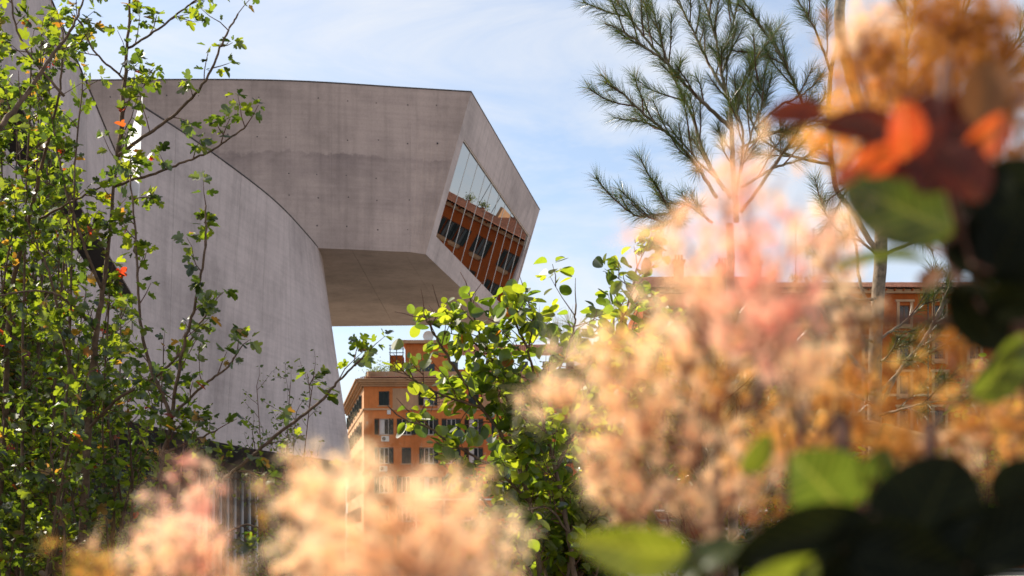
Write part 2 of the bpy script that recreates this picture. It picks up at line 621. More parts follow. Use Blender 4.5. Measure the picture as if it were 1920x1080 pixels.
def panel(quad, thick, nrm, name, mat, parent, gap=0.006):
    """quad: four world points; a slab whose edges stop short of its neighbours"""
    c = sum((Vector(q) for q in quad), Vector()) / 4
    qs = []
    for i, q in enumerate(quad):
        a, b_ = Vector(quad[i - 1]), Vector(quad[(i + 1) % 4])
        q = Vector(q)
        qs.append(q + (a - q).normalized() * gap + (b_ - q).normalized() * gap)
    return mpart(MB().prism(qs, Vector(nrm) * -thick), name, mat, parent)


# side wall: wide pour bays
us = []
cuts = [0, 6, 12, 18, 24, 30, 36, 42, 48, 54, 60]
for i0, i1 in zip(cuts[:-1], cuts[1:]):
    mb = MB()
    vs = []
    for k in range(i0, i1 + 1):
        t, b_ = Vector(sp[k]), Vector(sb[k])
        dx = 0.0015 if k == i0 else (-0.0015 if k == i1 else 0)
        if k == 0: dx = 0
        vs += [t + Vector((-dx, 0, 0)), b_ + Vector((-dx, 0, 0)), t + Vector((-dx, 0.028, 0)), b_ + Vector((-dx, 0.028, 0))]
    m_ = i1 - i0
    fs = []
    for k in range(m_):
        a = 4 * k; b2 = a + 4
        fs += [(a, a + 1, b2 + 1, b2), (a + 2, b2 + 2, b2 + 3, a + 3), (a, b2, b2 + 2, a + 2), (a + 1, a + 3, b2 + 3, b2 + 1)]
    fs += [(0, 2, 3, 1), (4 * m_, 4 * m_ + 1, 4 * m_ + 3, 4 * m_ + 2)]
    o = mpart(MB().add(vs, fs), 'concrete_panel', M_CONC, upper)
    fix_normals(o)

# formwork tie holes: small dark plugs in four rows
mb = MB()
for r_, zz in enumerate((20.3, 18.55, 16.9, 15.9, 14.6)):
    for k in range(17):
        x = -3.4 - 1.32 * k + random.uniform(-.08, .08)
        if random.random() < 0.12:
            continue
        fr = (x - sp[0][0]) / (-9.87 - sp[0][0])
        y = 58.4 + (57.05 - 58.4) * fr if x > -9.87 else 57.0
        x2 = x
        y = float(np.interp(-x, [-p[0] for p in sp], [p[1] for p in sp]))
        if zz < 18 and x > -3.6: continue
        z = Z(zz) + random.uniform(-.06, .06)
        r0 = random.uniform(.028, .045)
        mb.add([(x2 + r0 * math.cos(a), y + .02, z + r0 * math.sin(a)) for a in [i * math.pi / 4 for i in range(8)]] +
               [(x2 + r0 * .8 * math.cos(a), y - .012, z + r0 * .8 * math.sin(a)) for a in [i * math.pi / 4 for i in range(8)]],
               [tuple(range(8, 16))] + [(i, (i + 1) % 8, (i + 1) % 8 + 8, i + 8) for i in range(8)])
o = mpart(mb, 'tie_holes', M_JOINT, upper)
o['kind'] = 'stuff'

# end face: concrete frame strips round the slanted window
wTL, wTR, wBL, wBR = on_face(870, 261.3), on_face(992.4, 442.2), on_face(817.8, 443.1), on_face(955.2, 585.9)
TH = NRM * -0.28


def lerp(a, b, t):
    return a + (b - a) * t


endw = mpart(MB().prism([lerp(wTL, wBR, .02) + NRM * -.2, lerp(wTR, wBL, .02) + NRM * -.2, lerp(wBR, wTL, .02) + NRM * -.2, lerp(wBL, wTR, .02) + NRM * -.2], NRM * -.05), 'end_window', M_DARK)
NB = 8
for i in range(NB):        # top band
    a, b_ = i / NB, (i + 1) / NB
    panel([lerp(A, B, a), lerp(A, B, b_), lerp(wTL, wTR, b_), lerp(wTL, wTR, a)], 0.28, NRM, 'concrete_panel', M_CONC2, upper)
for i in range(NB):        # bottom band
    a, b_ = i / NB, (i + 1) / NB
    panel([lerp(wBL, wBR, a), lerp(wBL, wBR, b_), lerp(D, C, b_), lerp(D, C, a)], 0.28, NRM, 'concrete_panel', M_CONC2, upper)
panel([A, wTL, wBL, D], 0.28, NRM, 'concrete_panel', M_CONC2, upper)
panel([wTR, B, C, wBR], 0.28, NRM, 'concrete_panel', M_CONC2, upper)
NP = 10
pane_dx = NRM * -0.10
for i in range(NP):
    a, b_ = i / NP, (i + 1) / NP
    q = [lerp(wTL, wTR, a) + pane_dx, lerp(wTL, wTR, b_) + pane_dx, lerp(wBL, wBR, b_) + pane_dx, lerp(wBL, wBR, a) + pane_dx]
    panel(q, 0.02, NRM, 'pane', M_MIRROR, endw, gap=0.012)
    if i:
        t_, b2 = lerp(wTL, wTR, a) + NRM * -.085, lerp(wBL, wBR, a) + NRM * -.085
        uu = (B - A).normalized() * 0.013
        mpart(MB().prism([t_ - uu, t_ + uu, b2 + uu, b2 - uu], NRM * -.03), 'mullion', M_MULL, endw)
# thin metal rim of the window
for p, q in ((wTL, wTR), (wTR, wBR), (wBR, wBL), (wBL, wTL)):
    mpart(MB().tube([p + NRM * -.06, q + NRM * -.06], .03, 4), 'window_rim', M_MULL, endw)

# lower gallery: curved, slightly battered wall raised above the ground
ZT, ZB = 13.62, 3.96
topc = [(-11.42, 38.6), (-10.40, 42.8), (-9.25, 49.2), (-8.78, 55.0), (-8.72, 58.6), (-9.3, 61.2), (-11.5, 63.5), (-16, 64.5)]
botc = [(-11.45, 38.6), (-10.40, 46.6), (-9.2, 51.0), (-7.75, 55.0), (-7.25, 58.2), (-8.3, 61.5), (-11.5, 63.8), (-16, 65.0)]
NC = 96
tp = [Vector((p[0], p[1], Z(ZT))) for p in smooth_path([(a, b_, 0) for a, b_ in topc], NC)]
bp = [Vector((p[0], p[1], Z(ZB))) for p in smooth_path([(a, b_, 0) for a, b_ in botc], NC)]


def resample(pl, n):
    d = [0.0]
    for a, b_ in zip(pl[:-1], pl[1:]):
        d.append(d[-1] + (b_ - a).length)
    out = []
    for k in range(n + 1):
        s_ = d[-1] * k / n
        i = 0
        while i < len(pl) - 2 and d[i + 1] < s_:
            i += 1
        f_ = (s_ - d[i]) / max(1e-9, d[i + 1] - d[i])
        out.append(lerp(pl[i], pl[i + 1], min(1, f_)))
    return out


tp, bp = resample(tp, NC), resample(bp, NC)


def nrm2(i, pl):
    t = (pl[min(i + 1, NC)] - pl[max(i - 1, 0)])
    return Vector((t.y, -t.x, 0)).normalized()


inner_t = [p - nrm2(i, tp) * .03 for i, p in enumerate(tp)]
inner_b = [p - nrm2(i, bp) * .03 for i, p in enumerate(bp)]
ring_t = inner_t + [Vector((-26, 64.5, Z(ZT))), Vector((-26, 58, Z(ZT))), Vector((-12.2, 46, Z(ZT))), Vector((-11.48, 38.7, Z(ZT)))]
ring_b = inner_b + [Vector((-26, 65, Z(ZB))), Vector((-26, 42, Z(ZB))), Vector((-14, 42, Z(ZB))), Vector((-11.52, 38.7, Z(ZB)))]
n = len(ring_t)
for q in ring_t: q.z -= 0.02
fs = [tuple(range(n)), tuple(range(2 * n - 1, n - 1, -1))] + [(i, (i + 1) % n, (i + 1) % n + n, i + n) for i in range(n)]
lower = mpart(MB().add(ring_t + ring_b, fs), 'lower_gallery', M_JOINT)
fix_normals(lower)
PW = 8
VS = 10
for i0 in range(0, NC, PW):
    vs, fs = [], []
    cols = PW + 1
    for k in range(cols):
        i = i0 + k
        sft = .05 if k == 0 else (-.05 if k == PW else 0)
        for j in range(VS + 1):
            v = j / VS
            dirt = (tp[min(i + 1, NC)] - tp[max(i - 1, 0)]).normalized() * (sft * 0.12)
            p = lerp(tp[i], bp[i], v) + dirt
            vs += [p, p - nrm2(i, tp) * .028]
    ix = lambda k, j, s_: (k * (VS + 1) + j) * 2 + s_
    for k in range(PW):
        for j in range(VS):
            fs.append((ix(k, j, 0), ix(k, j + 1, 0), ix(k + 1, j + 1, 0), ix(k + 1, j, 0)))
        fs.append((ix(k, 0, 0), ix(k + 1, 0, 0), ix(k + 1, 0, 1), ix(k, 0, 1)))
        fs.append((ix(k, VS, 0), ix(k, VS, 1), ix(k + 1, VS, 1), ix(k + 1, VS, 0)))
    for j in range(VS):
        fs.append((ix(0, j, 0), ix(0, j, 1), ix(0, j + 1, 1), ix(0, j + 1, 0)))
        fs.append((ix(PW, j, 0), ix(PW, j + 1, 0), ix(PW, j + 1, 1), ix(PW, j, 1)))
    o = mpart(MB().add(vs, fs), 'concrete_panel', M_CONC2, lower, smooth=False)
    fix_normals(o)
# return at the wall's near end, sunlit brightness put into its white colour
pn = Vector((-0.55, -0.70, 0.45)).normalized()
P0 = W(267, 179, 38.62)


def on_plane(px, py, p0, nn):
    o = Vector((0, 0, CAMZ))
    d = W(px, py, 1.0) - o
    return o + d * ((p0 - o).dot(nn) / d.dot(nn))


pl = [on_plane(x, y, P0, pn) for x, y in ((267, 179), (263, 290), (259, 384), (247, 372), (222, 322))]
o = mpart(MB().prism(pl, pn * -0.02), 'wall_return', M_WHITE, lower)
fix_normals(o)

# long wing to the left: horizontal top, ribbon window, raised above the ground
wdir = Vector((-1.6, 9.0, 0)).normalized()
wn = Vector((wdir.y, -wdir.x, 0))
w0 = Vector((-9.9, 30, 0))


def wing(s_, rel, depth=0.0):
    p = w0 + wdir * s_ - wn * depth
    return Vector((p.x, p.y, Z(rel)))


S0, S1 = -17.0, 9.0
wingo = mpart(MB().prism([wing(S0, 7.75, .03), wing(S1, 7.75, .03), wing(S1, 10.78, .03), wing(S0, 10.78, .03)], wn * -6.0), 'wing_wall', M_JOINT)
fix_normals(wingo)
o = mpart(MB().prism([wing(S0, 3.96, .03), wing(S1, 3.96, .03), wing(S1, 6.65, .03), wing(S0, 6.65, .03)], wn * -6.0), 'wing_spandrel', M_JOINT, wingo)
fix_normals(o)
o = mpart(MB().prism([wing(S0, 6.65, 1.1), wing(S1, 6.65, 1.1), wing(S1, 7.75, 1.1), wing(S0, 7.75, 1.1)], wn * -4.0), 'ribbon_window', M_PANE, wingo)
fix_normals(o)
for k in range(11):
    a = S0 + (S1 - S0) * k / 11
    b_ = S0 + (S1 - S0) * (k + 1) / 11
    for z0, z1 in ((7.75, 10.8), (3.94, 6.65)):
        o = panel([wing(a, z0), wing(b_, z0), wing(b_, z1), wing(a, z1)], .028, wn, 'concrete_panel', M_CONC2, wingo, gap=.005)

def coping(pts, parent, r_=.035):
    mpart(MB().tube([Vector(p) + Vector((0, 0, .02)) for p in pts], r_, 4), 'coping', M_JOINT, parent)


coping(sp[::3], upper)
coping([A, B], upper)
coping([p for p in tp[::4]], lower)
coping([wing(S0, 10.8), wing(S1, 10.8)], wingo)
# undercroft: recessed ground floor, deep shade put into its near-black colour; thin pipe columns
o = mpart(MB().box((-27, 12, 0.0), (-15.5, 66, Z(3.9))), 'ground_floor', M_DARK)
o = mpart(MB().box((-30, 68.5, 0.0), (-8.95, 69, Z(6.5))), 'ground_floor_wall', simple('grey_wall', (0.16, 0.13, 0.11), .8))
for k in range(9):
    px = 372 + k * 13.6
    p = W(px, 900, 60.5 + 0.35 * k)
    mpart(MB().tube([(p.x, p.y, 0), (p.x, p.y, Z(3.96))], .085, 12), 'pipe_column', M_PIPE, smooth=True)
for ob in mus.children_recursive:
    if 'inmus' in ob:
        del ob['inmus']


# ------------------------------------------------------------------ apartment buildings
def wall_grid(u0, u1, z0, z1, holes, depth, name, mat, parent):
    """wall in local x-z plane at y=0 (outside is -y) with real openings and reveals"""
    us = sorted(set([u0, u1] + [h[0] for h in holes] + [h[1] for h in holes]))
    zs = sorted(set([z0, z1] + [h[2] for h in holes] + [h[3] for h in holes]))
    mb = MB()
    for a, b_ in zip(us[:-1], us[1:]):
        for c, d in zip(zs[:-1], zs[1:]):
            um, zm = (a + b_) / 2, (c + d) / 2
            if any(h[0] < um < h[1] and h[2] < zm < h[3] for h in holes):
                continue
            mb.add([(a, 0, c), (b_, 0, c), (b_, 0, d), (a, 0, d)], [(0, 1, 2, 3)])
    for a, b_, c, d in holes:
        mb.add([(a, 0, c), (b_, 0, c), (b_, 0, d), (a, 0, d), (a, depth, c), (b_, depth, c), (b_, depth, d), (a, depth, d)],
               [(0, 4, 5, 1), (3, 2, 6, 7), (0, 3, 7, 4), (1, 5, 6, 2)])
    return mb.build(name, mat, parent)


_shared = {}


def shared(key, fn):
    if key not in _shared:
        _shared[key] = fn()
    return _shared[key]


def shutter_mesh(w, h):
    mb = MB()
    mb.box((0, -.05, 0), (.06, 0, h)); mb.box((w - .06, -.05, 0), (w, 0, h))
    mb.box((.06, -.05, 0), (w - .06, 0, .07)); mb.box((.06, -.05, h - .07), (w - .06, 0, h))
    mb.box((.06, -.05, h * .48), (w - .06, 0, h * .52))
    ns = 14
    for k in range(ns):
        z = .09 + (h - .2) * k / ns
        mb.add([(.06, -.045, z), (w - .06, -.045, z), (w - .06, -.008, z + .11), (.06, -.008, z + .11)], [(0, 1, 2, 3)])
    return mb.mesh('shutter', M_SHUT)


def make_window(parent, u, z, w, h, state, yoff=0.0, sill=True, ledge=False, curtain=False, fmat=None):
    fmat = fmat or M_FRAME
    """state: open, closed, none"""
    d = .16
    fr = MB()
    t = .07
    fr.box((-w / 2, d, 0), (-w / 2 + t, d + .05, h)); fr.box((w / 2 - t, d, 0), (w / 2, d + .05, h))
    fr.box((-w / 2 + t, d, 0), (w / 2 - t, d + .05, t)); fr.box((-w / 2 + t, d, h - t), (w / 2 - t, d + .05, h))
    fr.box((-.04, d, t), (.04, d + .05, h - t))
    me = shared(('fr', w, h), lambda: fr.mesh('window', fmat))
    o = link('window', me, parent)
    o.location = (u, yoff, z)

    def pm():
        m = MB()
        m.box((-w / 2, d + .052, 0), (w / 2, d + .09, h))
        return m.mesh('pane', M_PANE)
    link('pane', shared(('pn', w, h), pm), o)
    if curtain:
        c_ = link('curtain', shared(('cu', w, h), lambda: MB().box((-w / 2 + t, d + .006, .1), (-.05, d + .03, h - .1)).mesh('curtain', M_FRAME)), o)
    if sill:
        def sm():
            return MB().box((-w / 2 - .15, -.10, -.12), (w / 2 + .15, .15, -.003)).mesh('sill', M_TRIM)
        link('sill', shared(('si', w), sm), o)
    if ledge:
        def lm():
            m = MB()
            m.box((-w / 2 - .2, -.26, -.3), (w / 2 + .2, -.003, -.125))
            m.box((-w / 2 - .1, -.2, -.42), (w / 2 + .1, -.003, -.303))
            return m.mesh('window_ledge', M_TRIM)
        link('window_ledge', shared(('le', w), lm), o)
    if state != 'none':
        sw = w / 2
        sm_ = shared(('sh', sw, h), lambda: shutter_mesh(sw, h))
        if state == 'open':
            a = link('shutter', sm_, o); a.location = (-w / 2 - sw - .01, -.012, 0); 
            b_ = link('shutter', sm_, o); b_.location = (w / 2 + .01, -.012, 0)
            if random.random() < .5:
                a.location = (-w / 2 - .01, -.01, 0); a.rotation_euler = (0, 0, R(180 + random.uniform(8, 30)))
        else:
            a = link('shutter', sm_, o); a.location = (-w / 2 + .005, .08, 0)
            b_ = link('shutter', sm_, o); b_.location = (.005, .08, 0)
            if random.random() < .3:
                b_.rotation_euler = (0, 0, R(-25)); 
    return o


def tiled_roof(u0, u1, z0, depth, rise, name, parent, over=.6, y0=0.0):
    """pan-tile roof: rows of half round tiles, each course stepped"""
    sp_ = .22
    nu = int((u1 - u0) / sp_) * 4
    nr = 16
    U = np.linspace(u0, u1, nu + 1)
    prof = np.abs(np.sin((U - u0) / sp_ * math.pi)) * .075
    V, F = [], []
    for r_ in range(nr):
        for e in (0, 1):
            t = (r_ + e) / nr
            y = y0 - over + (depth + over) * t
            z = z0 + rise * t + (.045 if e == 0 else -.0)
            jit = np.interp(U, U, prof) + rng.normal(0, .006, nu + 1)
            V.append(np.stack([U, np.full(nu + 1, y), z + jit], 1))
    V = np.concatenate(V)
    k = np.arange(nu)
    n1_ = nu + 1
    for r_ in range(2 * nr - 1):
        F.append(np.stack([r_ * n1_ + k, r_ * n1_ + k + 1, (r_ + 1) * n1_ + k + 1, (r_ + 1) * n1_ + k], 1))
    me = np_mesh(name, V, [np.concatenate(F)], M_TILE, rnd=np.zeros(len(V)))
    o = link(name, me, parent)
    o['kind'] = 'stuff'
    return o


def aircon(parent, u, z):
    o = link('air_conditioner', shared('ac', lambda: MB().box((-.42, -.36, 0), (.42, -.04, .58)).box((-.3, -.04, .05), (.3, 0.0, .5)).mesh('air_conditioner', M_ACM)), parent)
    o.location = (u, -.002, z)

    def fan():
        m = MB()
        c = [(-.13 + .21 * math.cos(k * math.pi / 10), -.366, .29 + .21 * math.sin(k * math.pi / 10)) for k in range(20)]
        c2 = [(x, -.361, zz) for x, _, zz in c]
        m.add(c + c2, [tuple(range(20))] + [(i, (i + 1) % 20, (i + 1) % 20 + 20, i + 20) for i in range(20)])
        return m.mesh('fan_grille', M_IRON)
    link('fan_grille', shared('fan', fan), o)


# --- orange building seen under the cantilever
Y1 = 140.0
k1 = Y1 / FPX
bx0 = (682 - CX) * k1
apt = empty('apartment_building', (bx0, Y1, 0))
tag(apt, 'orange stuccoed apartment block with roof terrace, seen under the concrete cantilever', 'building')
BW = 46.0
zrow = lambda py: CAMZ + (HOR - py) * k1
ztop = zrow(712)
holes, wins = [], []
colsu = [(720 - 682) * k1 + 2.45 * j for j in range(18)]
rows = [(747, 1.55, 'attic'), (800, 1.75, 'mid'), (854, 1.75, 'mid'), (909, 1.75, 'mid'), (963, 1.75, 'mid'), (1020, 2.0, 'low')]
for ri, (pc, h, kind) in enumerate(rows):
    for j, u in enumerate(colsu):
        if kind == 'attic' and j % 2 == 1:
            continue
        w = 1.15 if kind == 'attic' else 1.02
        zc = zrow(pc)
        holes.append((u - w / 2, u + w / 2, zc - h / 2, zc + h / 2))
        st = 'closed' if (kind == 'attic' and j in (0, 4)) else ('closed' if random.random() < .2 else 'open')
        if (ri, j) == (0, 0): st = 'closed'
        if ri == 1 and j < 4: st = 'open'
        wins.append((u, zc - h / 2, w, h, st))
wall_grid(0, BW, 0, ztop, holes, .3, 'wall', M_ORANGE, apt)
for u, z, w, h, st in wins:
    make_window(apt, u, z, w, h, st, curtain=random.random() < .45)
# darker grey-tan window surrounds of the attic storey, string course, cornice
zs_ = zrow(766)
MB().box((0.0, -.12, zs_ - .18), (BW, -.003, zs_ + .02)).build('string_course', M_TRIM, apt)
for j, u in enumerate(colsu):
    if j % 2 == 0 and j < len(colsu) - 1:
        MB().box((u + .95, -.06, zs_ + .03), (u + 2.45 * 2 - .95, -.004, zs_ + 2.2)).build('attic_panel', M_PEACH if j % 4 else M_TRIM, apt)
mb = MB()
for k, (dy, a, b_) in enumerate(((-.25, -.75, -.55), (-.45, -.547, -.35), (-.75, -.347, -.10), (-.95, -.097, .05))):
    mb.box((-.3 - .1 * k, dy, ztop + a), (BW, .5, ztop + b_))
mb.build('cornice', M_TRIM, apt)
tiled_roof(-.3, BW, ztop + .05, 2.4, .55, 'eave_tiles', apt, over=1.0)
MB().box((0.0, 2.4, ztop), (BW, 2.7, ztop + 1.25)).build('parapet', M_TRIM, apt)
aircon(apt, colsu[0] + .15, zrow(828)); aircon(apt, colsu[0] - .05, zrow(884)); aircon(apt, colsu[4], zrow(828)); aircon(apt, colsu[7], zrow(884))
MB().box((colsu[0] + .35, -.12, zrow(777)), (colsu[0] + .75, -.003, zrow(769))).build('meter_box', M_ACM, apt)
# left flank, turned back, sunlight put into its paler peach colour
ang = math.atan2(30.0, -5.6)
fl = empty('flank', (0, 0, 0), apt, rz=ang + math.pi)      # local +x runs towards the corner
L2 = 30.5
fh = []
for pc, h, kind in rows:
    zc = zrow(pc)
    for j in range(7):
        u = -3 - 4.0 * j
        fh.append((u - .55, u + .55, zc - h / 2, zc + h / 2))
apt_flank = wall_grid(-L2, 0, 0, ztop, fh, .3, 'flank_wall', M_PEACH, fl)
for a, b_, c, d in fh:
    o = link('window', shared(('fr', 1.1, round(d - c, 2)), lambda: MB().box((-.55, .16, 0), (.55, .22, d - c)).mesh('window', M_PANE)), fl)
    o.location = ((a + b_) / 2, 0, c)
    s_ = link('shutter', shared(('sh', .51, round(d - c, 2)), lambda: shutter_mesh(.51, d - c)), fl)
    s_.location = ((a + b_) / 2 - .56, -.01, c)
    s_.rotation_euler = (0, 0, R(215))
mb = MB()
for k, (dy, a, b_) in enumerate(((-.25, -.75, -.55), (-.45, -.547, -.35), (-.75, -.347, -.10), (-.95, -.097, .05))):
    mb.box((-L2, dy, ztop + a), (.05 + .1 * k, .5, ztop + b_ - .003))
mb.build('flank_cornice', M_TRIM, fl)
MB().box((-L2, -.12, zs_ - .2), (0, -.003, zs_)).build('flank_string_course', M_TRIM, fl)
MB().box((-L2, .55, ztop), (-1, .85, ztop + 1.1)).build('flank_parapet', M_TRIM, fl)
MB().prism([(0.05, .31, 0), (BW, .31, 0), (BW, 26, 0), (-4.5, 26, 0)], (0, 0, ztop - .01)).build('inner_block', M_TRIM, apt)
# penthouse, pergola, tiled upper roof, dish and terrace plants
def au(px, y=146.0): return (px - CX) / FPX * y - bx0
def az(py, y=146.0): return CAMZ + (HOR - py) / FPX * y
MB().box((au(760), 6, ztop), (au(838), 13, az(645))).build('penthouse', M_ORANGE, apt)
MB().box((au(754), 5.4, az(645) + .003), (au(842), 13.6, az(639))).build('penthouse_roof', M_TRIM, apt)
MB().box((au(788), 5.88, ztop + .6), (au(815), 5.997, ztop + 2.6)).build('penthouse_door', M_PANE, apt)
for px in (733, 745, 757):
    MB().tube([(au(px), 5.0, ztop), (au(px), 5.0, az(650))], .05, 6).build('pergola_post', M_IRON, apt)
for py in (650, 657, 664):
    MB().tube([(au(731), 5.0, az(py)), (au(759), 5.0, az(py) + .01)], .045, 6).build('pergola_rail', M_IRON, apt)
MB().box((au(732), 5.2, ztop + .9), (au(756), 7.5, az(668))).build('terrace_room', M_RUST, apt)
MB().box((au(838), 7, ztop), (au(1200), 20, az(690))).build('upper_storey', M_ORANGE, apt)
tiled_roof(au(826), au(1215), az(668), 7.0, 2.6, 'upper_roof', apt, over=1.0, y0=7.0)
for px in range(850, 1190, 44):
    u = au(px)
    o = link('window', shared('uw', lambda: MB().box((-.5, -.06, 0), (.5, -.002, 1.2)).mesh('window', M_PANE)), apt)
    o.location = (u, 7.0, az(695) - .6 + .6)
mb = MB()
c0 = (au(803), 6.6, az(636))
mb.tube([(c0[0], c0[1], az(639)), (c0[0], c0[1], c0[2])], .04, 6)
mb.build('dish_mast', M_IRON, apt)
vs, fs = [], []
for i in range(6):
    rr = .62 * i / 5
    for k in range(16):
        a = k * math.pi / 8
        vs.append((c0[0] + rr * math.cos(a), c0[1] - .35 + .4 * (rr / .62) ** 2 * -0.5, c0[2] + .35 + rr * math.sin(a)))
for i in range(5):
    for k in range(16):
        fs.append((i * 16 + k, i * 16 + (k + 1) % 16, (i + 1) * 16 + (k + 1) % 16, (i + 1) * 16 + k))
MB().add(vs, fs).build('satellite_dish', M_ACM, apt)


def leaf_cloud(name, pts, size, mat, parent):
    """loose small leaves around points (terrace plants)"""
    pts = np.asarray(pts)
    n_ = len(pts)
    a = rng.normal(size=(n_, 3)); a /= np.linalg.norm(a, axis=1)[:, None]
    b_ = np.cross(a, rng.normal(size=(n_, 3))); b_ /= np.linalg.norm(b_, axis=1)[:, None]
    s_ = size * rng.uniform(.6, 1.3, (n_, 1))
    V = np.stack([pts, pts + (a * .5 + b_ * .35) * s_, pts + a * s_, pts + (a * .5 - b_ * .35) * s_], 1).reshape(-1, 3)
    F = np.arange(4 * n_).reshape(-1, 4)
    me = np_mesh(name, V, [F], mat, rnd=np.repeat(rng.random(n_), 4))
    o = link(name, me, parent)
    o['kind'] = 'stuff'
    return o


for px, hh in ((700, 1.0), (716, 1.5), (732, 1.1), (748, 1.4), (770, 1.7), (778, 1.3)):
    pot = empty('roof_plant', (bx0 + au(px, 144), Y1 + 3.4, ztop))
    tag(pot, {700: 'low green plant at the left end of the roof terrace', 716: 'taller green plant, second from the left on the roof terrace', 732: 'small green plant on the terrace below the pergola', 748: 'green plant on the terrace right of the pergola', 770: 'tallest green plant on the terrace before the penthouse', 778: 'green plant on the terrace at the penthouse door'}[px], 'plant', 'plants on the roof terrace')
    MB().tube([(0, 0, 0), (0, 0, .3), (0, 0, .55)], [.22, .27, .3], 10).build('pot', M_TILE, pot)
    pts = rng.normal(size=(420, 3)) * np.array([.45, .4, .35 * hh]) + np.array([0, 0, .6 + .55 * hh])
    leaf_cloud('leaves', pts, .16, M_SMALL, pot)
    MB().tube([(0, 0, .5), (.03, 0, .6 + .7 * hh)], .02, 5).build('stem', M_TWIG, pot)

# --- rust building across the street on the right (also mirrored in the slanted window)
Y2 = 117.0
rx0, rx1 = 12.0, 60.0
bl2 = empty('apartment_building', (rx0, Y2, 0))
tag(bl2, 'rust red apartment block with tiled roof behind the pine on the right', 'building')
ze = Z(24.0)
holes, wins = [], []
xs2 = [19.9 + 3.2 * (j - 2) for j in range(14)]
for r_ in range(8):
    zc = Z(21.75) - 3.2 * r_
    if zc < 1.6: break
    for j, x in enumerate(xs2):
        u = x - rx0
        if u < 1.6: continue
        w, h = .92, 1.7
        dup = [(-.0)]
        if j == 4: dup = [-.62, .95]
        for du in dup:
            holes.append((u + du - w / 2, u + du + w / 2, zc - h / 2, zc + h / 2))
            wins.append((u + du, zc - h / 2, w, h, 'open' if x < 32 else 'none', r_))
wall_grid(0, rx1 - rx0, 0, ze, holes, .3, 'wall', M_RUST, bl2)
for u, z, w, h, st, r_ in wins:
    if r_ > 3 and u < 20: 
        pass
    make_window(bl2, u, z, w, h, st, ledge=True, fmat=M_WOODF)
    if st == 'none':
        mb = MB()
        mb.box((u - w / 2 - .28, -.09, z - .5), (u - w / 2 - .02, -.003, z + h + .3))
        mb.box((u + w / 2 + .02, -.09, z - .5), (u + w / 2 + .28, -.003, z + h + .3))
        mb.box((u - w / 2 - .4, -.2, z + h + .303), (u + w / 2 + .4, -.003, z + h + .5))
        mb.build('window_surround', M_TRIM, bl2)
MB().box((0, -.5, ze - .35), (rx1 - rx0, .3, ze - .02)).build('cornice', M_TRIM, bl2)
for k in range(60):
    o = link('eave_bracket', shared('eb', lambda: MB().box((-.06, -.85, -.16), (.06, -.5, -.003)).mesh('eave_bracket', M_RUST)), bl2)
    o.location = (.4 + .8 * k, 0, ze - .03)
tiled_roof(-.4, 12.6, ze, 6.2, 2.5, 'roof', bl2, over=1.0)
tiled_roof(12.6, rx1 - rx0 + .4, ze + .002, 3.4, 1.35, 'roof', bl2, over=1.0)
MB().box((12.3, 2.4, ze + 1.0), (12.6, 9, ze + 2.3)).build('fire_wall', M_TRIM, bl2)
MB().prism([(0.02, .3, 0), (rx1 - rx0, .3, 0), (rx1 - rx0, 16, 0), (.02, 16, 0)], (0, 0, ze - .4)).build('inner_block', M_RUST, bl2)
MB().prism([(-.35, 1.5, ze), (-.35, 6.1, ze + 2.3), (-.35, 12, ze)], (12.6, 0, 0)).build('roof_frame', M_TRIM, bl2)
MB().prism([(12.65, 1.0, ze), (12.65, 3.3, ze + 1.2), (12.65, 8, ze)], (rx1 - rx0 - 12.4, 0, 0)).build('roof_frame', M_TRIM, bl2)
for z_ in (Z(14.4), Z(8)):
    MB().box((0, -.14, z_ - .12), (rx1 - rx0, -.003, z_ + .1)).build('string_course', M_TRIM, bl2)
MB().tube([(26.0, -.12, .2), (26.0, -.12, ze - .4)], .06, 8).build('drainpipe', M_IRON, bl2)
for u, hh in ((4.0, .6), (8.2, .3), (11.4, .5)):
    o = MB().box((u - .45, 5.5, ze + 1.5), (u + .45, 6.2, ze + 3.2 + hh)).box((u - .6, 5.35, ze + 3.203 + hh), (u + .6, 6.35, ze + 3.4 + hh)).build('chimney', M_RUST, bl2)
    for q in (-.28, 0, .28):
        MB().tube([(u + q, 5.85, ze + 3.4 + hh), (u + q, 5.85, ze + 3.95 + hh)], .1, 8).build('chimney_pot', M_TILE, o)
for u, hh in ((15.5, 5.0), (11.0, 3.6), (17.2, 4.2)):
    o = MB().tube([(u, 7, ze + 2), (u, 7, ze + 3.2 + hh)], .035, 6).build('antenna', M_IRON, bl2)
    for k in range(5):
        z_ = ze + 2.4 + hh - .0 + .18 * k
        MB().tube([(u - .5 + .06 * k, 7, z_), (u + .5 - .06 * k, 7, z_ + .02)], .018, 5).build('antenna_rod', M_IRON, o)
for u, lab in ((16.4, 'bushy roof plant left of the antenna mirrored in the slanted window'), (14.6, 'bushy roof plant below the antenna mirrored in the slanted window')):
    pot = empty('roof_plant', (rx0 + u, Y2 + 3.2, ze + 1.2))
    tag(pot, lab, 'plant', 'plants on the rust building roof')
    MB().tube([(0, 0, 0), (0, 0, .35)], [.15, .2], 9).build('pot', M_TILE, pot)
    pts = rng.normal(size=(260, 3)) * np.array([.3, .2, .18]) + np.array([0, 0, .55])
    leaf_cloud('leaves', pts, .14, M_SMALL, pot)

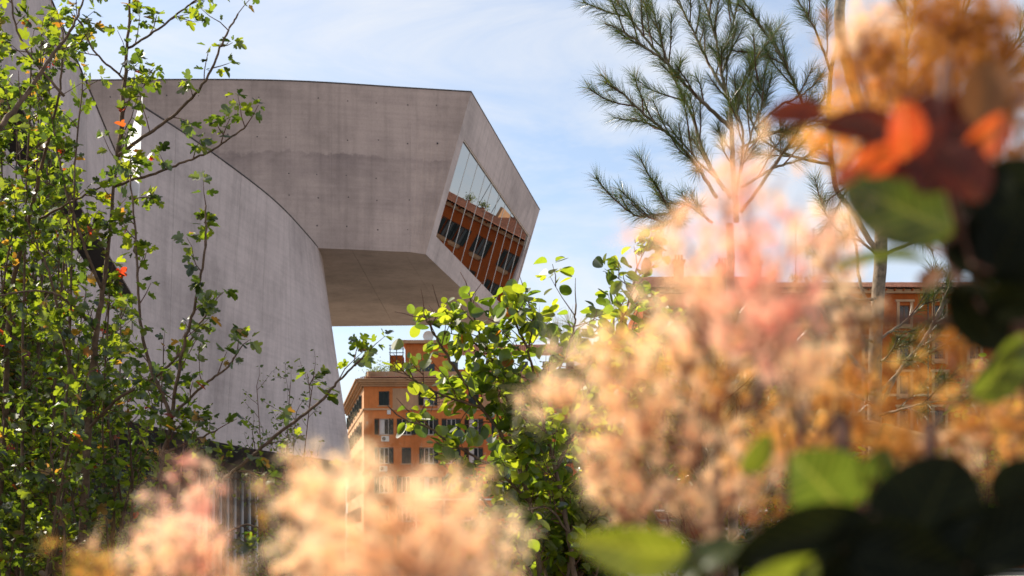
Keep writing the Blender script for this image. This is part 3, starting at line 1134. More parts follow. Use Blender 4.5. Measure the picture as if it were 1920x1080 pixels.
# ------------------------------------------------------------------ street edge: low wall with a white railing
rw = empty('street_railing', (2.5, 44, 0))
tag(rw, 'white metal railing on a low concrete wall behind the central bush', 'railing')
MB().box((-6, 0, 0), (7, .3, 2.35)).build('base_wall', M_CONC2, rw)
for k in range(14):
    o = link('railing_post', shared('rp', lambda: MB().tube([(0, .15, 2.35), (0, .15, 3.35)], .03, 8).mesh('railing_post', M_WHITE)), rw)
    o.location = (-5.8 + .96 * k, 0, 0)
for z_ in (2.6, 2.95, 3.33):
    MB().tube([(-5.9, .15, z_), (6.9, .15, z_)], .03, 8).build('rail', M_WHITE, rw)


# ------------------------------------------------------------------ plants
def half_outline(kind):
    if kind == 'maple':
        return [(0, 0), (.16, -.03), (.34, .07), (.40, .17), (.31, .25), (.56, .40), (.60, .52), (.46, .62), (.24, .54), (.29, .76), (.20, .92), (0, 1.0)]
    return [(0, 0), (.10, .02), (.26, .14), (.38, .34), (.42, .52), (.38, .72), (.25, .90), (.10, .985), (0, 1.0)]


def leaf_template(kind, fold=.28, droop=.18):
    h = half_outline(kind)
    k = len(h)
    right = [(x, y, fold * x - droop * y * y) for x, y in h]
    left = [(-x, y, fold * x - droop * y * y) for x, y in h[1:-1]]
    V = np.array(right + left)
    fr = np.arange(k)
    fl = np.array([0, k - 1] + [k + i for i in range(k - 3, -1, -1)])
    return V, fr[None, :], fl[None, :]


TEMPL = {k: [leaf_template(k, f_, d_) for f_, d_ in ((.25, .15), (.5, .35), (.1, .5), (-.15, .2))] for k in ('maple', 'round')}


class Leaves:
    def __init__(s):
        s.p, s.a, s.n, s.s = [], [], [], []

    def add(s, p, a, n, size):
        s.p.append(p); s.a.append(a); s.n.append(n); s.s.append(size)


def frame(a, n):
    a = a / np.linalg.norm(a, axis=-1, keepdims=True)
    x = np.cross(a, n)
    x /= np.linalg.norm(x, axis=-1, keepdims=True) + 1e-9
    z = np.cross(x, a)
    return x, a, z


def emit_leaves(L, kind, mat, parent, loc, n_obj=300):
    """the leaves that show largest become objects of their own, the rest one mass"""
    P, Aa, Nn, S_ = map(np.array, (L.p, L.a, L.n, L.s))
    S_ = S_.astype(float)
    px = CX + P[:, 0] / P[:, 1] * FPX
    py = HOR - (P[:, 2] - CAMZ) / P[:, 1] * FPX
    vis = (px > -10) & (px < 1930) & (py > -10) & (py < 1090)
    near = np.where(vis, S_ / P[:, 1] * rng.uniform(.8, 1.2, len(P)), 0)
    order = np.argsort(-near)
    big = order[:n_obj]
    rest = order[n_obj:]
    X, Yv, Zv = frame(Aa, Nn)
    var = rng.integers(0, 4, len(P))
    keys = []
    for v in range(4):
        key = ('leaf', kind, v, mat.name)
        if key not in _shared:
            V, f1, f2 = TEMPL[kind][v]
            _shared[key] = np_mesh('leaf', V, [f1, f2], mat, rnd=np.zeros(len(V)))
        keys.append(_shared[key])
    off = np.array(loc)
    for i in big:
        o = bpy.data.objects.new('leaf', keys[var[i]])
        COL.objects.link(o)
        o.parent = parent
        m = Matrix(((X[i][0], Yv[i][0], Zv[i][0]), (X[i][1], Yv[i][1], Zv[i][1]), (X[i][2], Yv[i][2], Zv[i][2])))
        o.matrix_basis = Matrix.Translation(Vector(P[i] - off)) @ m.to_4x4() @ Matrix.Scale(float(S_[i]), 4)
    Vs, F1, F2, rn = [], [], [], []
    base = 0
    for v in range(4):
        idx = rest[var[rest] == v]
        if not len(idx):
            continue
        T, f1, f2 = TEMPL[kind][v]
        nv = len(T)
        q = P[idx][:, None, :] - off + S_[idx][:, None, None] * (T[None, :, 0:1] * X[idx][:, None, :] + T[None, :, 1:2] * Yv[idx][:, None, :] + T[None, :, 2:3] * Zv[idx][:, None, :])
        Vs.append(q.reshape(-1, 3))
        o_ = (np.arange(len(idx)) * nv + base)[:, None]
        F1.append(f1 + o_); F2.append(f2 + o_)
        rn.append(np.repeat(rng.random(len(idx)), nv))
        base += len(idx) * nv
    if Vs:
        me = np_mesh('foliage', np.concatenate(Vs), [np.concatenate(F1), np.concatenate(F2)], mat, rnd=np.concatenate(rn))
        o = link('foliage', me, parent)
        o['kind'] = 'stuff'


def rv(n=None):
    v = rng.normal(size=3)
    return v / np.linalg.norm(v)


def unit(v):
    return v / (np.linalg.norm(v) + 1e-12)


def make_shrub(root, loc, paths, kind, mat, bark, twigbark, leaf, spacing, twig_len, node, per_node, up=.25, start=.15, r_tip=.0025, second=.5, n_obj=300, spread=.8, keep=None):
    """paths: list of (points[(px,py,d)...], r0). Grows twigs with leaf whorls along each."""
    L = Leaves()
    tw = MB()
    off = np.array(loc)
    for pts, r0 in paths:
        P = smooth_path([tuple(W(*q)) for q in pts], 8 * (len(pts) - 1))
        n_ = len(P)
        rad = [r0 + (r_tip * 1.3 - r0) * (i / (n_ - 1)) ** .8 for i in range(n_)]
        for i in range(1, n_ - 1):
            P[i] = P[i] + rng.normal(size=3) * .0018
        MB().tube([p - off for p in P], rad, 7).build('branch', bark, root, smooth=True)
        seg = np.linalg.norm(np.diff(np.array(P), axis=0), axis=1)
        cum = np.concatenate([[0], np.cumsum(seg)])
        s_ = cum[-1] * start
        while s_ < cum[-1]:
            i = min(int(np.searchsorted(cum, s_)) - 1, n_ - 2)
            i = max(i, 0)
            p = P[i] + (P[i + 1] - P[i]) * ((s_ - cum[i]) / max(seg[i], 1e-9))
            t = unit(P[i + 1] - P[i])
            side = unit(np.cross(t, rv()))
            d = unit(t * rng.uniform(.2, .8) + side * spread + np.array([0, 0, up]))
            ln = twig_len * rng.uniform(.4, 1.3) * (1 - .35 * s_ / cum[-1])
            twig(L, tw, p, d, ln, leaf, node, per_node, up, off, second, r_tip)
            s_ += spacing * rng.uniform(.6, 1.4)
        twig(L, tw, P[-1], unit(P[-1] - P[-2]), twig_len * .5, leaf, node, per_node, up, off, 0, r_tip)
    tw.build('twigs', twigbark, root)['kind'] = 'stuff'
    if keep is not None:
        k = [i for i in range(len(L.p)) if keep(L.p[i])]
        for nm in ('p', 'a', 'n', 's'):
            a = getattr(L, nm)
            setattr(L, nm, [a[i] for i in k])
    emit_leaves(L, kind, mat, root, loc, n_obj)
    return len(L.p)


def twig(L, tw, p, d, ln, leaf, node, per_node, up, off, second, r_tip):
    nseg = max(2, int(ln / node))
    q = p.copy()
    pts = [q - off]
    side = unit(np.cross(d, rv()))
    for k in range(nseg):
        d = unit(d + rng.normal(size=3) * .16 + np.array([0, 0, up * .15]))
        q = q + d * (ln / nseg)
        pts.append(q - off)
        last = k == nseg - 1
        m = per_node + (2 if last else 0)
        for j in range(m):
            if rng.random() < .12:
                continue
            side = unit(np.cross(d, rv()))
            a = unit(d * rng.uniform(.1, .7) + side + np.array([0, 0, -.1]))
            n_ = unit(np.array([0, 0, 1.0]) * .9 + rng.normal(size=3) * .55)
            pet = leaf * rng.uniform(.2, .5)
            L.add(q + a * pet, a, n_, leaf * rng.uniform(.45, 1.35))
        if second and rng.random() < second * .5 and k < nseg - 1:
            twig(L, tw, q, unit(d + side * .9), ln * .5, leaf, node, per_node, up, off, 0, r_tip)
    n_ = len(pts)
    tw.tube(pts, [r_tip * (1 - .6 * i / (n_ - 1)) for i in range(n_)], 4, caps=False)


# --- field maple on the left
loc = tuple(W(120, 1036, 5.2)); loc = (loc[0], loc[1], 0.0)
mt = empty('maple_tree', loc)
tag(mt, 'young field maple with lobed green leaves filling the left side', 'tree')
off = np.array(loc)
base = [loc[0], loc[1], 0]
maple = [
    ([(150, 1120, 5.2), (165, 800, 5.2), (182, 620, 5.15), (200, 490, 5.1), (214, 350, 5.1), (222, 292, 5.1)], .020),
    ([(222, 292, 5.1), (262, 262, 5.05), (330, 212, 5.0), (385, 150, 4.95), (420, 72, 4.9), (446, 26, 4.9)], .008),
    ([(222, 292, 5.1), (232, 180, 5.15), (240, 60, 5.2), (246, -40, 5.2)], .012),
    ([(214, 350, 5.1), (290, 325, 5.0), (352, 302, 4.95), (410, 275, 4.9), (462, 235, 4.9)], .006),
    ([(-30, 275, 4.6), (40, 190, 4.7), (88, 118, 4.8), (132, 56, 4.9), (165, -20, 5.0)], .012),
    ([(-10, 1100, 5.6), (10, 760, 5.5), (20, 560, 5.4), (55, 410, 5.3), (80, 300, 5.2), (110, 180, 5.1), (118, 60, 5.1)], .016),
    ([(300, 1100, 4.9), (302, 880, 4.9), (320, 790, 4.9), (280, 680, 4.9), (262, 590, 4.9), (256, 470, 4.9), (245, 330, 4.95)], .012),
    ([(320, 790, 4.9), (342, 660, 4.8), (368, 560, 4.75), (384, 470, 4.7), (386, 385, 4.7)], .008),
    ([(322, 780, 4.9), (385, 720, 4.8), (425, 690, 4.75), (446, 660, 4.7)], .006),
    ([(306, 850, 4.9), (355, 830, 4.85), (408, 805, 4.8)], .006),
    ([(330, 960, 5.0), (440, 882, 4.9), (520, 815, 4.8), (600, 752, 4.7), (640, 708, 4.65), (690, 660, 4.6)], .009),
    ([(440, 882, 4.9), (500, 890, 4.9), (560, 905, 4.9), (640, 900, 4.9)], .005),
    ([(250, 1090, 5.0), (350, 1040, 4.95), (420, 1000, 4.9), (470, 985, 4.9), (520, 1010, 4.9)], .006),
    ([(60, 420, 5.3), (130, 380, 5.2), (190, 350, 5.1)], .006),
    ([(165, 800, 5.2), (120, 640, 5.1), (95, 520, 5.0), (60, 440, 5.0)], .009),
    ([(182, 620, 5.15), (120, 560, 5.0), (60, 545, 4.9), (-20, 560, 4.9)], .007),
    ([(160, 810, 5.2), (225, 745, 5.1), (300, 700, 5.0), (355, 640, 4.95), (395, 575, 4.9)], .008),
    ([(190, 540, 5.1), (150, 440, 5.0), (120, 340, 5.0), (100, 240, 5.0)], .007),
    ([(120, 180, 5.0), (60, 110, 5.0), (30, 50, 5.0), (20, -20, 5.0)], .006),
    ([(235, 150, 5.15), (180, 100, 5.1), (150, 40, 5.1)], .005),
    ([(240, 90, 5.2), (290, 60, 5.1), (340, 20, 5.1), (380, -10, 5.0)], .005),
]
for k in range(54):
    x0 = rng.uniform(-60, 300); d0 = rng.uniform(4.8, 8.5)
    x1 = x0 + rng.uniform(-90, 110); y1 = rng.uniform(500, 900) + max(0, x1 - 200) * .8
    maple.append(([(x0, 1180, d0), ((x0 + x1) / 2 + rng.uniform(-30, 30), (1150 + y1) / 2, d0), (x1, y1, d0 + rng.uniform(-.3, .3))], rng.uniform(.006, .011)))
for k in range(22):
    x0 = rng.uniform(-60, 110); d0 = rng.uniform(4.9, 7.0)
    x1 = x0 + rng.uniform(-40, 90); y1 = rng.uniform(-20, 480)
    maple.append(([(x0, 1180, d0), ((x0 + x1) / 2 + rng.uniform(-30, 30), (1150 + y1) / 2, d0), (x1, y1, d0 + rng.uniform(-.3, .3))], rng.uniform(.007, .012)))
for k in range(44):  # unseen stems left of view, added to shade the lower foliage
    x0 = rng.uniform(-650, -40); d0 = rng.uniform(5.4, 8.5)
    x1 = x0 + rng.uniform(-60, 90); y1 = rng.uniform(-150, 560)
    maple.append(([(x0 * .5, 1180, d0), ((x0 + x1) / 2 + rng.uniform(-30, 30), (1150 + y1) / 2, d0), (x1, y1, d0 + rng.uniform(-.3, .3))], rng.uniform(.007, .013)))
MB().tube([(0, 0, 0), (.02, .0, .6), tuple(np.array(W(150, 1120, 5.2)) - off)], [.05, .035, .021], 9).build('trunk', M_BARK, mt, smooth=True)
for q in ((-10, 1100, 5.6), (300, 1100, 4.9), (250, 1090, 5.0), (330, 960, 5.0)):
    MB().tube([(0, 0, .05), tuple((np.array(W(*q)) - off) * np.array([.5, .5, .55])), tuple(np.array(W(*q)) - off)], [.03, .02, .012], 7).build('stem', M_BARK, mt, smooth=True)
nm = make_shrub(mt, loc, maple, 'maple', M_MAPLE, M_BARK, M_TWIG, .036, .092, .18, .040, 3, start=.10)
print('maple leaves', nm)

# --- small-leaved shrub further back, before the curved wall
loc = (W(520, 1036, 9.0).x, 9.0, 0.0)
ss = empty('small_leaf_shrub', loc)
tag(ss, 'thin twiggy shrub with tiny leaves in front of the curved wall', 'shrub')
pth = []
for k in range(11):
    x1 = rng.uniform(460, 620); y1 = rng.uniform(690, 930)
    pth.append(([(520 + rng.uniform(-30, 30), 1200, 9.0), ((520 + x1) / 2, (1150 + y1) / 2 + 30, 9.0 + rng.uniform(-.3, .3)), (x1, y1, 9 + rng.uniform(-.5, .5))], .007))
MB().tube([(0, 0, 0), (0, 0, .5), tuple(np.array(W(520, 1200, 9.0)) - np.array(loc) + np.array([0, 0, .1]))], [.03, .025, .02], 7).build('stem', M_TWIG, ss)
make_shrub(ss, loc, pth, 'round', M_SMALL, M_TWIG, M_TWIG, .022, .10, .3, .04, 2, start=.2, r_tip=.002, n_obj=0)

# --- round-leaved smoke bush in the middle
loc = (W(1040, 1036, 5.0).x, 5.0, 0.0)
cb = empty('smoke_bush', loc)
tag(cb, 'round-leaved green smoke bush standing before the orange building', 'bush')
off = np.array(loc)
paths = [
    ([(1085, 1130, 5.0), (1065, 1000, 5.0), (1042, 880, 5.0), (1022, 810, 5.0), (1010, 740, 4.95), (990, 660, 4.9), (960, 590, 4.9)], .013),
    ([(1020, 1130, 5.0), (992, 940, 5.0), (958, 845, 5.0), (905, 765, 4.95), (860, 700, 4.9), (822, 640, 4.85), (795, 590, 4.8)], .012),
    ([(958, 845, 5.0), (950, 740, 5.0), (915, 660, 4.95), (890, 600, 4.9), (880, 552, 4.9)], .007),
    ([(1042, 880, 5.0), (1080, 800, 5.0), (1110, 720, 5.0), (1150, 640, 5.0), (1180, 560, 5.0), (1195, 500, 5.0)], .009),
    ([(992, 940, 5.0), (930, 880, 4.9), (860, 840, 4.85), (800, 800, 4.8), (765, 790, 4.8)], .007),
    ([(905, 765, 4.95), (840, 745, 4.9), (790, 720, 4.85), (760, 700, 4.8)], .005),
    ([(1020, 1130, 5.0), (960, 1010, 4.9), (900, 930, 4.9), (850, 890, 4.9)], .007),
    ([(1060, 1120, 5.1), (1075, 980, 5.2), (1100, 900, 5.2), (1125, 830, 5.2)], .008),
    ([(1040, 1130, 5.1), (1000, 1010, 5.2), (970, 940, 5.2), (1000, 860, 5.2), (1060, 790, 5.2)], .008),
    ([(1010, 740, 4.95), (1050, 690, 4.9), (1075, 620, 4.9), (1080, 570, 4.9)], .005),
    ([(990, 660, 4.9), (1000, 600, 4.9), (990, 560, 4.9)], .004),
    ([(1110, 1130, 5.3), (1180, 980, 5.3), (1230, 850, 5.3), (1250, 720, 5.3), (1240, 600, 5.3)], .008),
    ([(915, 660, 4.95), (860, 620, 4.9), (825, 580, 4.9)], .004),
    ([(1022, 810, 5.0), (930, 730, 5.0), (900, 690, 5.0)], .005),
    ([(1065, 1000, 5.0), (1020, 950, 4.9), (940, 985, 4.9), (880, 1010, 4.9)], .005),
]
for k in range(16):
    x1, y1 = rng.uniform(900, 1230), rng.uniform(700, 960)
    d1 = 5.2 + rng.uniform(0, .8)
    paths.append(([(1050 + rng.uniform(-60, 90), 1150, 5.2), ((1050 + x1) / 2 + 10, (1120 + y1) / 2, d1), (x1, y1, d1)], .006))
for k in range(9):
    x1, y1 = rng.uniform(1090, 1330), rng.uniform(540, 760)
    d1 = 5.0 + rng.uniform(0, .8)
    paths.append(([(1090 + rng.uniform(-40, 90), 1150, 5.2), ((1110 + x1) / 2 + 10, (1120 + y1) / 2, d1), (x1, y1, d1)], .007))
for q in ((1085, 1130, 5.0), (1020, 1130, 5.0), (1060, 1120, 5.1), (1040, 1130, 5.1), (1110, 1130, 5.3)):
    e = np.array(W(*q)) - off
    MB().tube([(0, 0, 0), tuple(e * np.array([.6, .6, .5])), tuple(e)], [.022, .018, .012], 7).build('stem', M_BARK, cb, smooth=True)
def keep_bush(p):
    px_, py_ = CX + p[0] / p[1] * FPX, HOR - (p[2] - CAMZ) / p[1] * FPX
    if px_ < 1010 and py_ < 545 + .35 * max(0, 880 - px_):
        return False
    if px_ < 830 and rng.random() < .42:
        return False
    return p[0] > -.47 + (.04 if p[2] < 2.2 else 0)          # the bush stops where the orange corner shows


nm = make_shrub(cb, loc, paths, 'round', M_COTI, M_BARK, M_TWIG, .048, .040, .20, .037, 2, start=.12, r_tip=.0026, up=.3, keep=keep_bush)
print('smoke bush leaves', nm)


# --- pines
def needles_on(path, acc, a0, a1, dens, ln, spread=1.0):
    """path: list of points; needles from fraction a0 to a1"""
    P = np.array(path)
    seg = np.linalg.norm(np.diff(P, axis=0), axis=1)
    cum = np.concatenate([[0], np.cumsum(seg)])
    n_ = int(dens * cum[-1] * (a1 - a0))
    if n_ < 1:
        return
    s_ = cum[-1] * (a0 + (a1 - a0) * rng.random(n_))
    i = np.clip(np.searchsorted(cum, s_) - 1, 0, len(seg) - 1)
    f_ = ((s_ - cum[i]) / np.maximum(seg[i], 1e-9))[:, None]
    p = P[i] + (P[i + 1] - P[i]) * f_
    t = (P[i + 1] - P[i]) / seg[i][:, None]
    r_ = rng.normal(size=(n_, 3))
    side = np.cross(t, r_); side /= np.linalg.norm(side, axis=1)[:, None]
    d = t * rng.uniform(.5, 1.3, (n_, 1)) + side * rng.uniform(.4, .95, (n_, 1)) * spread
    d += np.array([0, 0, -.05])
    d /= np.linalg.norm(d, axis=1)[:, None]
    l_ = ln * rng.uniform(.65, 1.15, (n_, 1))
    acc.append((p, d, l_))


def build_needles(acc, parent, off, mat, width=.0013):
    p = np.concatenate([a[0] for a in acc]) - off
    d = np.concatenate([a[1] for a in acc])
    l_ = np.concatenate([a[2] for a in acc])
    n_ = len(p)
    r_ = rng.normal(size=(n_, 3))
    s1 = np.cross(d, r_); s1 /= np.linalg.norm(s1, axis=1)[:, None]
    sag = np.array([0, 0, -1.0]) * l_ * .06
    mid = p + d * l_ * .55
    tip = p + d * l_ + sag
    w = width * .5
    V = np.stack([p - s1 * w * .8, p + s1 * w * .8, mid + s1 * w, mid - s1 * w, tip], 1).reshape(-1, 3)
    k = (np.arange(n_) * 5)[:, None]
    me = np_mesh('needles', V, [k + np.array([0, 1, 2, 3]), k + np.array([3, 2, 4])], mat, rnd=np.repeat(rng.random(n_), 5))
    o = link('needles', me, parent)
    o['kind'] = 'stuff'
    return n_


def make_pine(root, loc, limbs, mat, ln=.095, dens=900, side_sp=.11, side_len=.26, bark=M_PBARK, start=.25, tuft=.7, width=.0013):
    off = np.array(loc)
    acc = []
    tw = MB()
    for pts, r0, leafy in limbs:
        P = smooth_path([tuple(W(*q)) for q in pts], 8 * (len(pts) - 1))
        n_ = len(P)
        for i in range(1, n_ - 1):
            P[i] = P[i] + rng.normal(size=3) * .0016
        MB().tube([p - off for p in P], [r0 + (.0035 - r0) * (i / (n_ - 1)) ** .8 if leafy else r0 * (1 - .3 * i / (n_ - 1)) for i in range(n_)], 8).build('limb', bark, root, smooth=True)
        if not leafy:
            continue
        needles_on(P, acc, .55, 1.0, dens * .7, ln)
        needles_on(P, acc, .2, .6, dens * .12, ln)
        seg = np.linalg.norm(np.diff(np.array(P), axis=0), axis=1)
        cum = np.concatenate([[0], np.cumsum(seg)])
        s_ = cum[-1] * start
        while s_ < cum[-1] * .95:
            i = max(0, min(int(np.searchsorted(cum, s_)) - 1, n_ - 2))
            t = unit(P[i + 1] - P[i])
            side = unit(np.cross(t, rv()))
            d = unit(t * 1.0 + side * rng.uniform(.5, .9))
            q = P[i].copy()
            tp_ = [q]
            l_ = side_len * rng.uniform(.5, 1.3)
            for k in range(6):
                d = unit(d + rng.normal(size=3) * .08 + t * .06 + np.array([0, 0, .05]))
                q = q + d * l_ / 6
                tp_.append(q)
            tw.tube([x - off for x in tp_], [.0042 - .0018 * k / 6 for k in range(7)], 5, caps=False)
            needles_on(tp_, acc, 1 - tuft, 1.0, dens, ln)
            s_ += side_sp * rng.uniform(.6, 1.4)
    tw.build('twigs', M_TWIG, root)['kind'] = 'stuff'
    return build_needles(acc, root, off, mat, width)


def c5(x, y, d):        # crop helper for the branch tracing
    return (1098 + x * .455, y * .4628, d)


loc = (W(1380, 1036, 6.0).x, 6.0, 0.0)
pn1 = empty('pine_tree', loc)
tag(pn1, 'pine with long dark needles spreading against the sky at upper right', 'tree')
D6 = 6.0
limbs = [
    ([(1375, 1200, D6), (1372, 700, D6), (1368, 420, D6)], .026, False),
    ([c5(622, 900, D6), c5(605, 640, D6), c5(600, 500, D6), c5(590, 400, D6), c5(560, 300, D6), c5(545, 200, D6), c5(520, 100, D6), c5(480, -30, D6)], .014, True),
    ([c5(600, 520, D6), c5(500, 430, 5.9), c5(400, 330, 5.85), c5(330, 250, 5.8), c5(250, 195, 5.75), c5(160, 130, 5.7), c5(80, 95, 5.7)], .010, True),
    ([c5(330, 250, 5.8), c5(250, 160, 5.8), c5(190, 80, 5.8), c5(130, 10, 5.8)], .006, True),
    ([c5(600, 800, D6), c5(540, 720, 6.1), c5(480, 600, 6.1), c5(440, 470, 6.1), c5(380, 350, 6.1), c5(330, 230, 6.1), c5(290, 90, 6.1), c5(270, 10, 6.1)], .011, True),
    ([c5(540, 800, D6), c5(440, 650, 5.8), c5(340, 540, 5.8), c5(250, 470, 5.75), c5(140, 370, 5.7), c5(60, 300, 5.7)], .009, True),
    ([c5(340, 540, 5.8), c5(260, 500, 5.8), c5(190, 480, 5.8)], .005, True),
    ([c5(590, 400, D6), c5(520, 280, 6.1), c5(460, 160, 6.2), c5(400, 40, 6.2), c5(370, -30, 6.2)], .008, True),
    ([c5(560, 300, D6), c5(600, 200, 6.1), c5(610, 90, 6.2), c5(590, 0, 6.2)], .007, True),
    ([c5(640, 860, D6), c5(800, 640, D6), c5(890, 500, 6.1), c5(890, 410, 6.1), c5(820, 260, 6.1), c5(760, 160, 6.1), c5(690, 60, 6.1), c5(640, -10, 6.1)], .009, True),
    ([c5(820, 260, 6.1), c5(720, 220, 6.0), c5(640, 210, 6.0)], .005, True),
    ([c5(620, 820, D6), c5(650, 560, 5.9), c5(620, 440, 5.9), c5(650, 330, 5.9), c5(690, 240, 5.9)], .007, True),
    ([c5(640, 700, D6), c5(700, 490, 5.8), c5(740, 400, 5.8), c5(700, 310, 5.8)], .005, True),
    ([c5(700, 520, 5.9), c5(800, 430, 5.9), c5(900, 380, 5.9), c5(980, 300, 5.9)], .007, True),
    ([c5(640, 760, 5.9), c5(780, 680, 5.9), c5(900, 640, 5.9), c5(1000, 560, 5.9)], .008, True),
    ([c5(640, 600, 5.9), c5(760, 540, 5.9), c5(860, 520, 5.9), c5(960, 480, 5.9)], .007, True),
    ([c5(520, 900, D6), c5(420, 830, 5.7), c5(330, 820, 5.7), c5(285, 770, 5.7)], .007, True),
    ([c5(420, 850, D6), c5(300, 870, 5.7), c5(200, 870, 5.7), c5(140, 790, 5.7)], .006, True),
    ([c5(420, 860, D6), c5(320, 900, 5.7), c5(240, 840, 5.7)], .006, True),
    ([c5(540, 720, D6), c5(450, 640, 5.8), c5(425, 540, 5.8)], .006, True),
]
MB().tube([(-.05, 0, 0), tuple(np.array(W(1375, 1200, D6)) - np.array(loc))], [.05, .03], 9).build('trunk', M_PBARK, pn1, smooth=True)
print('needles', make_pine(pn1, loc, limbs, M_NEEDLE, dens=1350, side_sp=.078, side_len=.21, ln=.085))

# staked pine with the pale trunk on the right
loc = (W(1650, 1036, 6.4).x, 6.4, 0.0)
pn2 = empty('pine_tree', loc)
tag(pn2, 'pine with a pale bare trunk behind the log rail on the right', 'tree')
D7 = 6.4
limbs = [
    ([(1642, 1200, D7), (1640, 800, D7), (1642, 640, D7), (1652, 430, D7), (1640, 300, D7), (1600, 160, D7), (1575, 60, D7), (1578, -40, D7)], .036, False),
    ([(1648, 480, D7), (1600, 400, D7), (1562, 330, D7), (1556, 150, D7), (1575, 60, D7), (1578, -60, D7)], .014, False),
    ([(1560, 140, D7), (1530, 60, 6.3), (1490, -10, 6.3)], .008, True),
    ([(1640, 720, D7), (1580, 650, D7), (1545, 590, D7), (1510, 520, D7)], .013, False),
    ([(1645, 770, D7), (1690, 690, D7), (1730, 640, D7), (1762, 580, D7), (1790, 500, D7), (1800, 400, D7)], .012, True),
    ([(1645, 740, D7), (1700, 680, D7), (1750, 610, D7), (1775, 560, D7)], .009, False),
    ([(1636, 590, D7), (1612, 530, D7), (1606, 470, D7), (1590, 400, D7)], .009, False),
    ([(1560, 310, D7), (1480, 290, D7), (1420, 250, D7), (1405, 180, D7), (1420, 100, D7)], .008, True),
    ([(1640, 640, D7), (1590, 630, 6.2), (1555, 610, 6.1)], .007, True),
    ([(1650, 680, D7), (1670, 660, 6.2), (1685, 630, 6.1)], .007, True),
    ([(1640, 300, D7), (1690, 180, D7), (1700, 60, D7), (1690, -30, D7)], .012, True),
    ([(1690, 180, D7), (1750, 110, D7), (1800, 40, D7), (1830, -30, D7)], .009, True),
    ([(1652, 430, D7), (1740, 300, D7), (1810, 220, D7), (1880, 120, D7), (1930, 40, D7)], .012, True),
    ([(1652, 480, D7), (1760, 430, D7), (1850, 360, D7), (1940, 330, D7)], .010, True),
    ([(1690, 690, D7), (1780, 640, D7), (1840, 600, D7), (1900, 570, D7)], .008, True),
    ([(1650, 480, D7), (1610, 450, 6.3), (1570, 430, 6.2), (1540, 390, 6.2)], .008, True), ([(1650, 420, D7), (1690, 400, 6.3), (1720, 440, 6.2), (1750, 470, 6.2)], .008, True), ([(1645, 330, D7), (1610, 330, 6.3), (1580, 370, 6.2), (1560, 420, 6.2)], .007, True),
    ([(1640, 760, D7), (1600, 740, 6.2), (1560, 720, 6.1), (1530, 690, 6.1)], .008, True), ([(1640, 780, D7), (1720, 760, 6.2), (1790, 740, 6.1), (1850, 700, 6.1)], .008, True),
    ([(1642, 640, D7), (1700, 600, 6.5), (1740, 560, 6.5), (1760, 520, 6.5)], .008, True), ([(1645, 560, D7), (1600, 560, 6.2), (1570, 530, 6.1), (1545, 500, 6.1)], .008, True), ([(1640, 820, D7), (1760, 830, 6.2), (1830, 800, 6.2), (1900, 790, 6.2)], .008, True),
]
print('needles', make_pine(pn2, loc, limbs, M_NEEDLE, dens=1500, side_sp=.09, side_len=.24, bark=M_PBARK))

# low pine behind the plumes, sunlit gold put into its needle colour
loc = (W(1330, 1036, 5.6).x, 5.6, 0.0)
pn3 = empty('pine_tree', loc)
tag(pn3, 'low young pine with needles tinted golden as if sunlit behind the blurred plumes', 'tree')
limbs = []
MB().tube([(0, 0, 0), tuple(np.array(W(1330, 900, 5.6)) - np.array(loc))], [.04, .02], 8).build('trunk', M_PBARK, pn3)
for k in range(26):
    x0, y0 = 1330 + rng.uniform(-60, 60), rng.uniform(740, 1050)
    a = rng.uniform(-2.6, -.5)
    r_ = rng.uniform(140, 300)
    x1, y1 = x0 + r_ * math.cos(a) * 1.1, y0 + r_ * math.sin(a)
    dd = 5.6 + rng.uniform(-.5, .5)
    limbs.append(([(1330, min(1080, y0 + 90), 5.6), (x0, y0, (dd + 5.6) / 2), ((x0 + x1) / 2, (y0 + y1) / 2 + 12, dd), (x1, max(y1, 545), dd)], .008, True))
print('needles', make_pine(pn3, loc, limbs, M_NEEDLEY, dens=1000, side_sp=.12, side_len=.26, ln=.10))

# --- dark round-leaved thicket behind the plumes on the right
loc = (W(1450, 1036, 5.8).x, 5.8, 0.0)
tb = empty('smoke_bush', loc)
tag(tb, 'dark green thicket half hidden behind the blurred plumes right of centre', 'bush')
paths = []
for k in range(40):
    x0 = rng.uniform(1180, 1900)
    x1 = x0 + rng.uniform(-90, 90)
    y1 = rng.uniform(660, 900) - (90 if x1 < 1450 else 0)
    if 1500 < x1 < 1780:
        y1 = max(y1, 880)
    d1 = 6.6 + rng.uniform(0, 1.2)
    paths.append(([((x0 + 1450) / 2, 1200, 6.6), ((x0 + x1) / 2, (1130 + y1) / 2, d1), (x1, y1, d1)], .008))
MB().tube([(0, 0, 0), tuple(np.array(W(1450, 1200, 6.6)) - np.array(loc))], [.05, .03], 8).build('stem', M_BARK, tb)
make_shrub(tb, loc, paths, 'round', M_COTI, M_BARK, M_TWIG, .046, .05, .18, .036, 2, start=.1, n_obj=150, up=.3)

